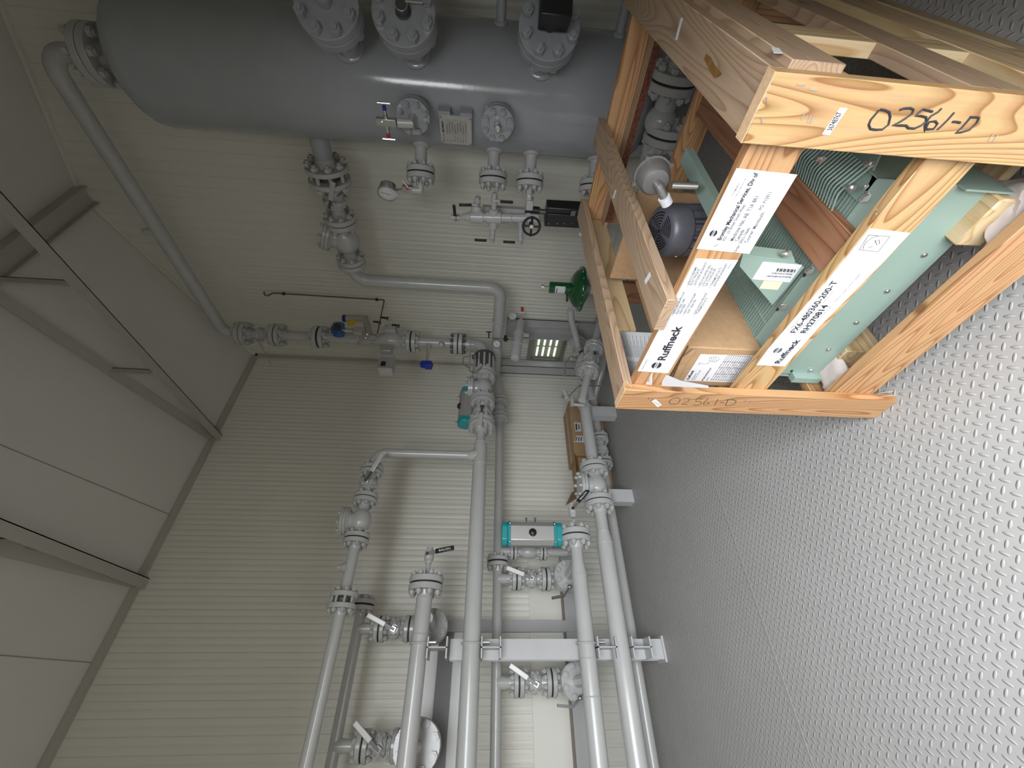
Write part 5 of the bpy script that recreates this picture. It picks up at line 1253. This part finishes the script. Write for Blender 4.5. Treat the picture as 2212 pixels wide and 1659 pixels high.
c = B(1148, 489, -0.06); n_ = (V((0, 0, CH)) - c).normalized(); n_ = V((0.25, -0.9, 0.05)).normalized()
hw.part('yoke', MB().tube([B(1140, 458), B(1146, 472), c], 0.014, 0, n=12).cyl(B(1135, 452), B(1165, 455), 0.022), black)
hw.part('rim', MB().torus(c, n_, 0.052, 0.007, 28, 10), black)
x, y, z = frame(n_)
for k in range(4):
    an = math.pi / 2 * k; hw.part('spoke', MB().cyl(c, c + (x * math.cos(an) + y * math.sin(an)) * 0.060, 0.0065, n=8), black)
hw.part('hub', MB().cyl(c - n_ * 0.01, c + n_ * 0.008, 0.012, n=14), beige if 0 else chrome)
bc2 = T('level_controller', 'black boxed level controller between the bridle and the crate', 'controller', B(1215, 460))
a, b = B(1176, 432), B(1270, 490)
cc = (B(1178, 460) + B(1290, 466)) / 2; ax = (B(1290, 466) - B(1178, 460)) / 2
bc2.part('housing', MB().obox(cc, ax, (0.062, 0, 0), (0, 0.05, 0)), black, bev=0.006)
bc2.part('cover', MB().obox(cc + V((0.0, -0.055, 0)), ax * 0.98, (0.028, 0, 0), (0, 0.006, 0)), black, bev=0.003)
bc2.part('neck', MB().cyl(B(1160, 456), B(1178, 458), 0.016, n=14), darkst)
for px in (1185, 1204, 1219, 1236): bc2.part('screw', MB().sphere(B(px, 483, -0.053), 0.004, 8), zinc)
bc2.part('badge', MB().obox(B(1238, 461, -0.064), (0.016, 0, 0), (0, 0.0006, 0), (0, 0, 0.014)), castal)
# ---- thin sensing tube on the wall
tb = T('sensing_tube', 'thin brown sensing tube clipped high on the back wall, hooked at its top', 'tube', P(700, 640, Y=WY - 0.03))
yw = WY - 0.02
tb.part('tube', MB().tube([P(570, 630, Y=yw - .02), P(572, 638, Y=yw - .03), P(578, 639, Y=yw - .02), P(590, 633, Y=yw), P(830, 648, Y=yw), P(815, 722, X=RX + 0.02)], 0.006, 0.015, n=8), copper)
for px, py in ((613, 634.5), (814, 647)): tb.part('clip', MB().obox(P(px, py, Y=yw), (0.010, 0, 0), (0, 0.01, 0), (0, 0, 0.012)), black)
# ---- calibration bottle with gauge, tubing loops
YV = RY_ - 0.1
def G(px, py, X=RX + 0.16): return P(px, py, X=X)
bt_ = T('gas_bottle', 'small grey cylinder with red-tagged valve strapped beside the dropping outlet pipe', 'cylinder', G(1120, 780))
a, b = G(1126, 688), G(1112, 776); dd = (b - a).normalized(); XG = RX + 0.16
# the bottle lies along the run of the pipes
L_ = (b - a).length
bt_.part('shell', MB().lathe(a, b - a, [(0, 0.012), (0.02, 0.014), (0.035, 0.030), (0.07, 0.045), (L_ - 0.03, 0.045), (L_ - 0.01, 0.038), (L_, 0.02)], 28), paint)
bt_.part('valve', MB().cyl(a - dd * 0.05, a, 0.011, n=12), chrome)
bt_.part('tag', MB().obox(G(1128, 668), V((0, 0.032, 0)), (0.003, 0, 0), (0, 0, 0.012)), redp)
bt_.part('lever', MB().cyl(G(1126, 684), G(1137, 676), 0.003, n=8), chrome)
for q_ in (0.42, 0.68):
    p = a + (b - a) * q_; bt_.part('strap', MB().torus(p, dd, 0.048, 0.004, 24, 8), steelp)
    bt_.part('strap_bracket', MB().obox(p + V((0, 0, -0.07)), (0.012, 0, 0), (0, 0.012, 0), (0, 0, 0.025)), steelp)
def gauge(label, c, n_, r):
    t = T('small_gauge', label, 'gauge', c); n_ = V(n_).normalized()
    t.part('case', MB().lathe(c - n_ * 0.012, n_, [(0, r * 0.9), (0.018, r), (0.022, r), (0.023, r * 0.85), (0.019, r * 0.84)], 24), zinc)
    dl = t.part('dial', MB().cyl(c + n_ * 0.0075, c + n_ * 0.0085, r * 0.84, n=24), white)
    x, y, z = frame(n_); v = (x + y * 0.7).normalized(); t.part('needle', MB().obox(c + n_ * 0.009, v * r * 0.6, n_.cross(v) * 0.0012, n_ * 0.0003), ink, dl); return t
gauge('small round gauge beside the red-tagged cylinder valve', G(1107, 684), (1, -0.35, 0), 0.042)
gauge('small round gauge hanging under the tubing of the strapped cylinder', G(1073, 744), (1, -0.35, 0.1), 0.036)
tl = T('instrument_tubing', 'bright bent instrument tubing around the slotted sleeve', 'tube', G(1030, 760))
tl.part('tube', MB().tube([G(1110, 733), G(1050, 731), G(1017, 729), G(1014, 800), G(1024, 807), A1(ys1 + 0.03) + V((0.09, 0, 0))], 0.006, 0.03, n=8), chrome)
tl.part('tube', MB().tube([G(1028, 770), G(1000, 771), G(1000, 786), G(1015, 796)], 0.006, 0.02, n=8), chrome)
tl.part('needle_valve', MB().cyl(G(1056, 731), G(1056, 716), 0.008, n=10).cyl(G(1050, 717), G(1062, 717), 0.007, n=8), darkst)
tl.part('needle_valve', MB().cyl(G(1092, 726), G(1092, 736), 0.014, n=10).cyl(G(1087, 733), G(1098, 733), 0.010, n=8), black)
tl.part('needle_valve', MB().cyl(G(1020, 771), G(1024, 771), 0.016, n=10).cyl(G(1028, 771), G(1031, 771), 0.014, n=8), black)
# ---- green regulator
YR = 2.45
rg = T('gas_regulator', 'dark green gas regulator with domed diaphragm case and paper label', 'regulator', P(1240, 620, Y=YR))
c = P(1252, 622, Y=YR); a = P(1185, 627, Y=YR); dn = V((0.05, 0, -1)).normalized()
a = V((c.x - 0.01, YR, a.z)); ZR = c.z
RR = 0.165
rg.part('spring_case', MB().lathe(a, (0, 0, -1), [(0, 0.036), (0.004, 0.043), (0.12, 0.043), (a.z - ZR - 0.03, 0.043)], 28), green)
rg.part('diaphragm_case', MB().lathe(V((a.x, YR, ZR + 0.085)), (0, 0, -1), [(0.012, 0.045), (0.018, 0.075), (0.032, 0.105), (0.052, 0.130), (0.075, 0.147), (0.084, 0.150), (0.085, RR), (0.100, RR), (0.101, 0.145), (0.13, 0.10), (0.16, 0.04)], 40), green)
for k in range(16):
    an = 2 * math.pi * k / 16; q = V((a.x + math.cos(an) * 0.155, YR + math.sin(an) * 0.155, ZR + 0.003)); rg.part('screw', MB().sphere(q, 0.006, 8), zinc)
rg.part('adjusting_screw', MB().cyl(a, a + V((0, 0, 0.04)), 0.010, n=10).cyl(a + V((0, 0, 0.038)), a + V((0, 0, 0.06)), 0.017, n=6), zinc)
mb = MB(); n0 = len(mb.v)
for k in range(9):
    an = math.radians(-125 + 11 * k)
    for z in (a.z - 0.04, a.z - 0.115): mb.v.append(V((a.x + math.cos(an) * 0.0437, YR + math.sin(an) * 0.0437, z)))
for k in range(8): mb.f.append((n0 + 2 * k, n0 + 2 * k + 1, n0 + 2 * k + 3, n0 + 2 * k + 2))
lb = rg.part('paper_label', mb, white)
rg.part('label_stripe', MB().obox(V((a.x + math.cos(math.radians(-80)) * 0.046, YR + math.sin(math.radians(-80)) * 0.046, a.z - 0.052)), (0.02, 0, 0), (0, 0.0008, 0), (0, 0, 0.003)), greyink, lb)
rg.part('vent', MB().cyl(P(1225, 636, Y=YR), P(1225, 650, Y=YR), 0.010, n=10), green)
rg.part('body', MB().lathe(V((a.x, YR, ZR - 0.07)), (0, 0, -1), [(0, 0.035), (0.06, 0.04), (0.10, 0.05), (0.14, 0.03)], 20).cyl((a.x - 0.12, YR, ZR - 0.17), (a.x + 0.12, YR, ZR - 0.17), 0.035), paint)
rg.part('elbow', MB().tube([P(1232, 668, Y=YR), P(1234, 690, Y=YR), P(1245, 730, Y=YR), P(1248, 745, Y=YR)], 0.026, 0.03, n=16), paint)
#SECTION-END-INSTR
# ---------------------------------------------------------------- valve cluster between corner and crate
def cluster(name, label, axis_pts, X, size, hd, r, st=TOCAM):
    """short flanged assembly through two pixel points on the plane X"""
    a, b = P(*axis_pts[0], X=X), P(*axis_pts[1], X=X); d = (b - a).normalized(); L = (b - a).length
    t = T('pipe_spool', label.replace('flanged ball valve', 'flanged pipe stubs'), 'pipe', (a + b) / 2)
    joint(t, a, d, size, 0.006); joint(t, b, d, size, 0.006)
    t.part('pipe', MB().cyl(a - d * 0.30, a - d * 0.04, r), paint); t.part('pipe', MB().cyl(b + d * 0.04, b + d * 0.32, r), paint)
    body_valve(name, label, a + d * 0.03, b - d * 0.03, d, size, st, hd, 0.17)
    return t
cluster('ball_valve', 'flanged ball valve in the corner cluster, nearer the slotted window', ((1248, 745), (1262, 798)), -2.72, 2, (0.0, -0.5, 0.55), 0.030)
cluster('ball_valve', 'flanged ball valve in the corner cluster, partly behind the crate', ((1283, 752), (1272, 800)), -2.45, 2, (0.2, -0.7, 0.25), 0.030)
lv = T('valve_lever', 'bright cranked lever sticking out of the corner cluster', 'handle', P(1232, 780, X=-2.6))
a, b, c = P(1232, 770, X=-2.6), P(1221, 784, X=-2.6), P(1219, 812, X=-2.6)
lv.part('grip', MB().tube([a, b, c], 0.007, 0, n=10), zinc)
lv.part('stem', MB().cyl(a, a + V((-0.02, 0, -0.05)), 0.010, n=10), zinc)
tl = T('instrument_tubing', 'bright U-shaped tube in front of the corner cluster beside the crate', 'tube', P(1250, 710, X=-2.2))
tl.part('tube', MB().tube([P(1286, 697, X=-2.45), P(1248, 697, X=-2.40), P(1244, 715, X=-2.40), P(1275, 742, X=-2.45)], 0.006, 0.02, n=8), chrome)
tl.part('tube', MB().tube([P(1330, 834, X=-2.68), P(1250, 833, X=-2.68), P(1237, 847, X=-2.68), P(1228, 857, X=-2.69)], 0.006, 0.03, n=8), chrome)
sv = T('drain_valve', 'small capped valve fitting on a side stub above the cardboard boxes', 'valve', P(1230, 860, X=-2.7))
c = P(1225, 856, X=-2.7); mb = MB().cyl(c + V((0, 0.05, 0.02)), c + V((0, -0.04, 0)), 0.024, n=12)
sv.part('body', mb, paint); sv.part('cap', MB().cyl(P(1221, 858, X=-2.7) + V((0, 0, 0.03)), P(1221, 858, X=-2.7), 0.018, n=8), zinc)
sv.part('stub', MB().tube([P(1234, 873, X=-2.7), P(1262, 876, X=-2.7)], 0.014, 0, n=10).cyl(P(1236, 862, X=-2.7), P(1236, 876, X=-2.7), 0.016), paint)
# ---------------------------------------------------------------- cardboard boxes on the floor by the wall
def boxthing(name, label, x0, x1, y0, y1, h, m=cardb, z0=0):
    t = T(name, label, 'box', ((x0 + x1) / 2, (y0 + y1) / 2, z0)); b = t.part('carton', MB().box((x0, y0, z0), (x1, y1, z0 + h)), m, bev=0.003); return t, b
zt = P(1236, 935, X=-3.25).z; BY0, BY1 = P(1250, 984, X=-3.25).y, P(1250, 868, X=-3.25).y
t, b = boxthing('cardboard_box', 'larger brown cardboard box on the floor under the low pipes', -3.54, -3.25, BY0, BY1, zt)
t.part('packing_tape', MB().box((-3.415, BY0 - .002, zt), (-3.375, BY1 + .002, zt + 0.0015)), tape, b)
t.part('packing_label', MB().prism([P(a, b_, X=-3.2485) for a, b_ in ((1240, 912), (1254, 913), (1256, 932), (1243, 932))], (0.001, 0, 0)), white, b)
t.part('label_text', MB().prism([P(a, b_, X=-3.247) for a, b_ in ((1243, 915), (1246, 915), (1247, 929), (1244, 929))], (0.0006, 0, 0)).prism([P(a, b_, X=-3.247) for a, b_ in ((1249, 917), (1251, 917), (1252, 927), (1250, 927))], (0.0006, 0, 0)), ink, b)
mb = MB().prism([P(a, b_, X=-3.2485) for a, b_ in ((1245, 941), (1261, 941), (1262, 956), (1240, 955))], (0.001, 0, 0)); t.part('hazard_label', mb, white, b)
mb = MB()
for k in range(3): mb.prism([P(1245 + k * 5.5, 944, X=-3.2468), P(1247 + k * 5.5, 944, X=-3.2468), P(1244.5 + k * 5.5, 953, X=-3.2468), P(1242.5 + k * 5.5, 953, X=-3.2468)], (0.0006, 0, 0))
t.part('hazard_stripes', mb, ink, b)
t2, b2 = boxthing('cardboard_box', 'smaller brown cardboard box with raised flaps, beside the larger one on the floor', -3.52, -3.26, BY0 - 0.30, BY0 - 0.01, zt * 0.92)
zb_ = zt * 0.92
t2.part('flap', MB().prism([(-3.52, BY0 - .30, zb_), (-3.26, BY0 - .30, zb_), (-3.25, BY0 - .36, zb_ + 0.09), (-3.53, BY0 - .36, zb_ + 0.09)], (0, 0.003, 0.002)), cardb, b2)
t2.part('flap', MB().prism([(-3.26, BY0 - .29, zb_), (-3.26, BY0 - .02, zb_), (-3.18, BY0 - .01, zb_ + 0.05), (-3.18, BY0 - .30, zb_ + 0.05)], (0, 0, 0.003)), cardb, b2)
# drain piping under the vessel
dr = T('drain_line', 'shadowed flanged drain piping below the vessel, seen through the crate', 'pipe', (-0.75, 2.2, 0.1))
for (px, py, yy) in ((1455, 175, 2.25), (1438, 288, 2.25)):
    c = P(px, py, Y=yy); joint(dr, c, (1, 0, 0), 3, 0.010)
a, b = P(1450, 190, Y=2.25), P(1436, 330, Y=2.25)
dr.part('pipe', MB().cyl(a, V((b.x, b.y, a.z)), 0.05).sphere((a + V((b.x, b.y, a.z))) / 2, 0.075), paint)
dr.part('pipe', MB().cyl(V((b.x, 2.25, a.z)), V((-1.6, 2.25, a.z)), 0.045), paint)
dr.part('pipe', MB().cyl(a + V((0.1, 0, 0)), V((-0.3, 2.25, a.z)), 0.045), paint)
st_ = T('vessel_side_piping', 'shadowed vertical pipe spool seen between the crate rails', 'pipe', P(1385, 590, Y=2.1))
c = P(1378, 598, Y=2.2); joint(st_, c, (0.3, 0, -1), 2, 0.006); st_.part('pipe', MB().tube([P(1340, 600, Y=2.2), P(1368, 590, Y=2.2)], 0.03, 0, n=14), paint)
#SECTION-END
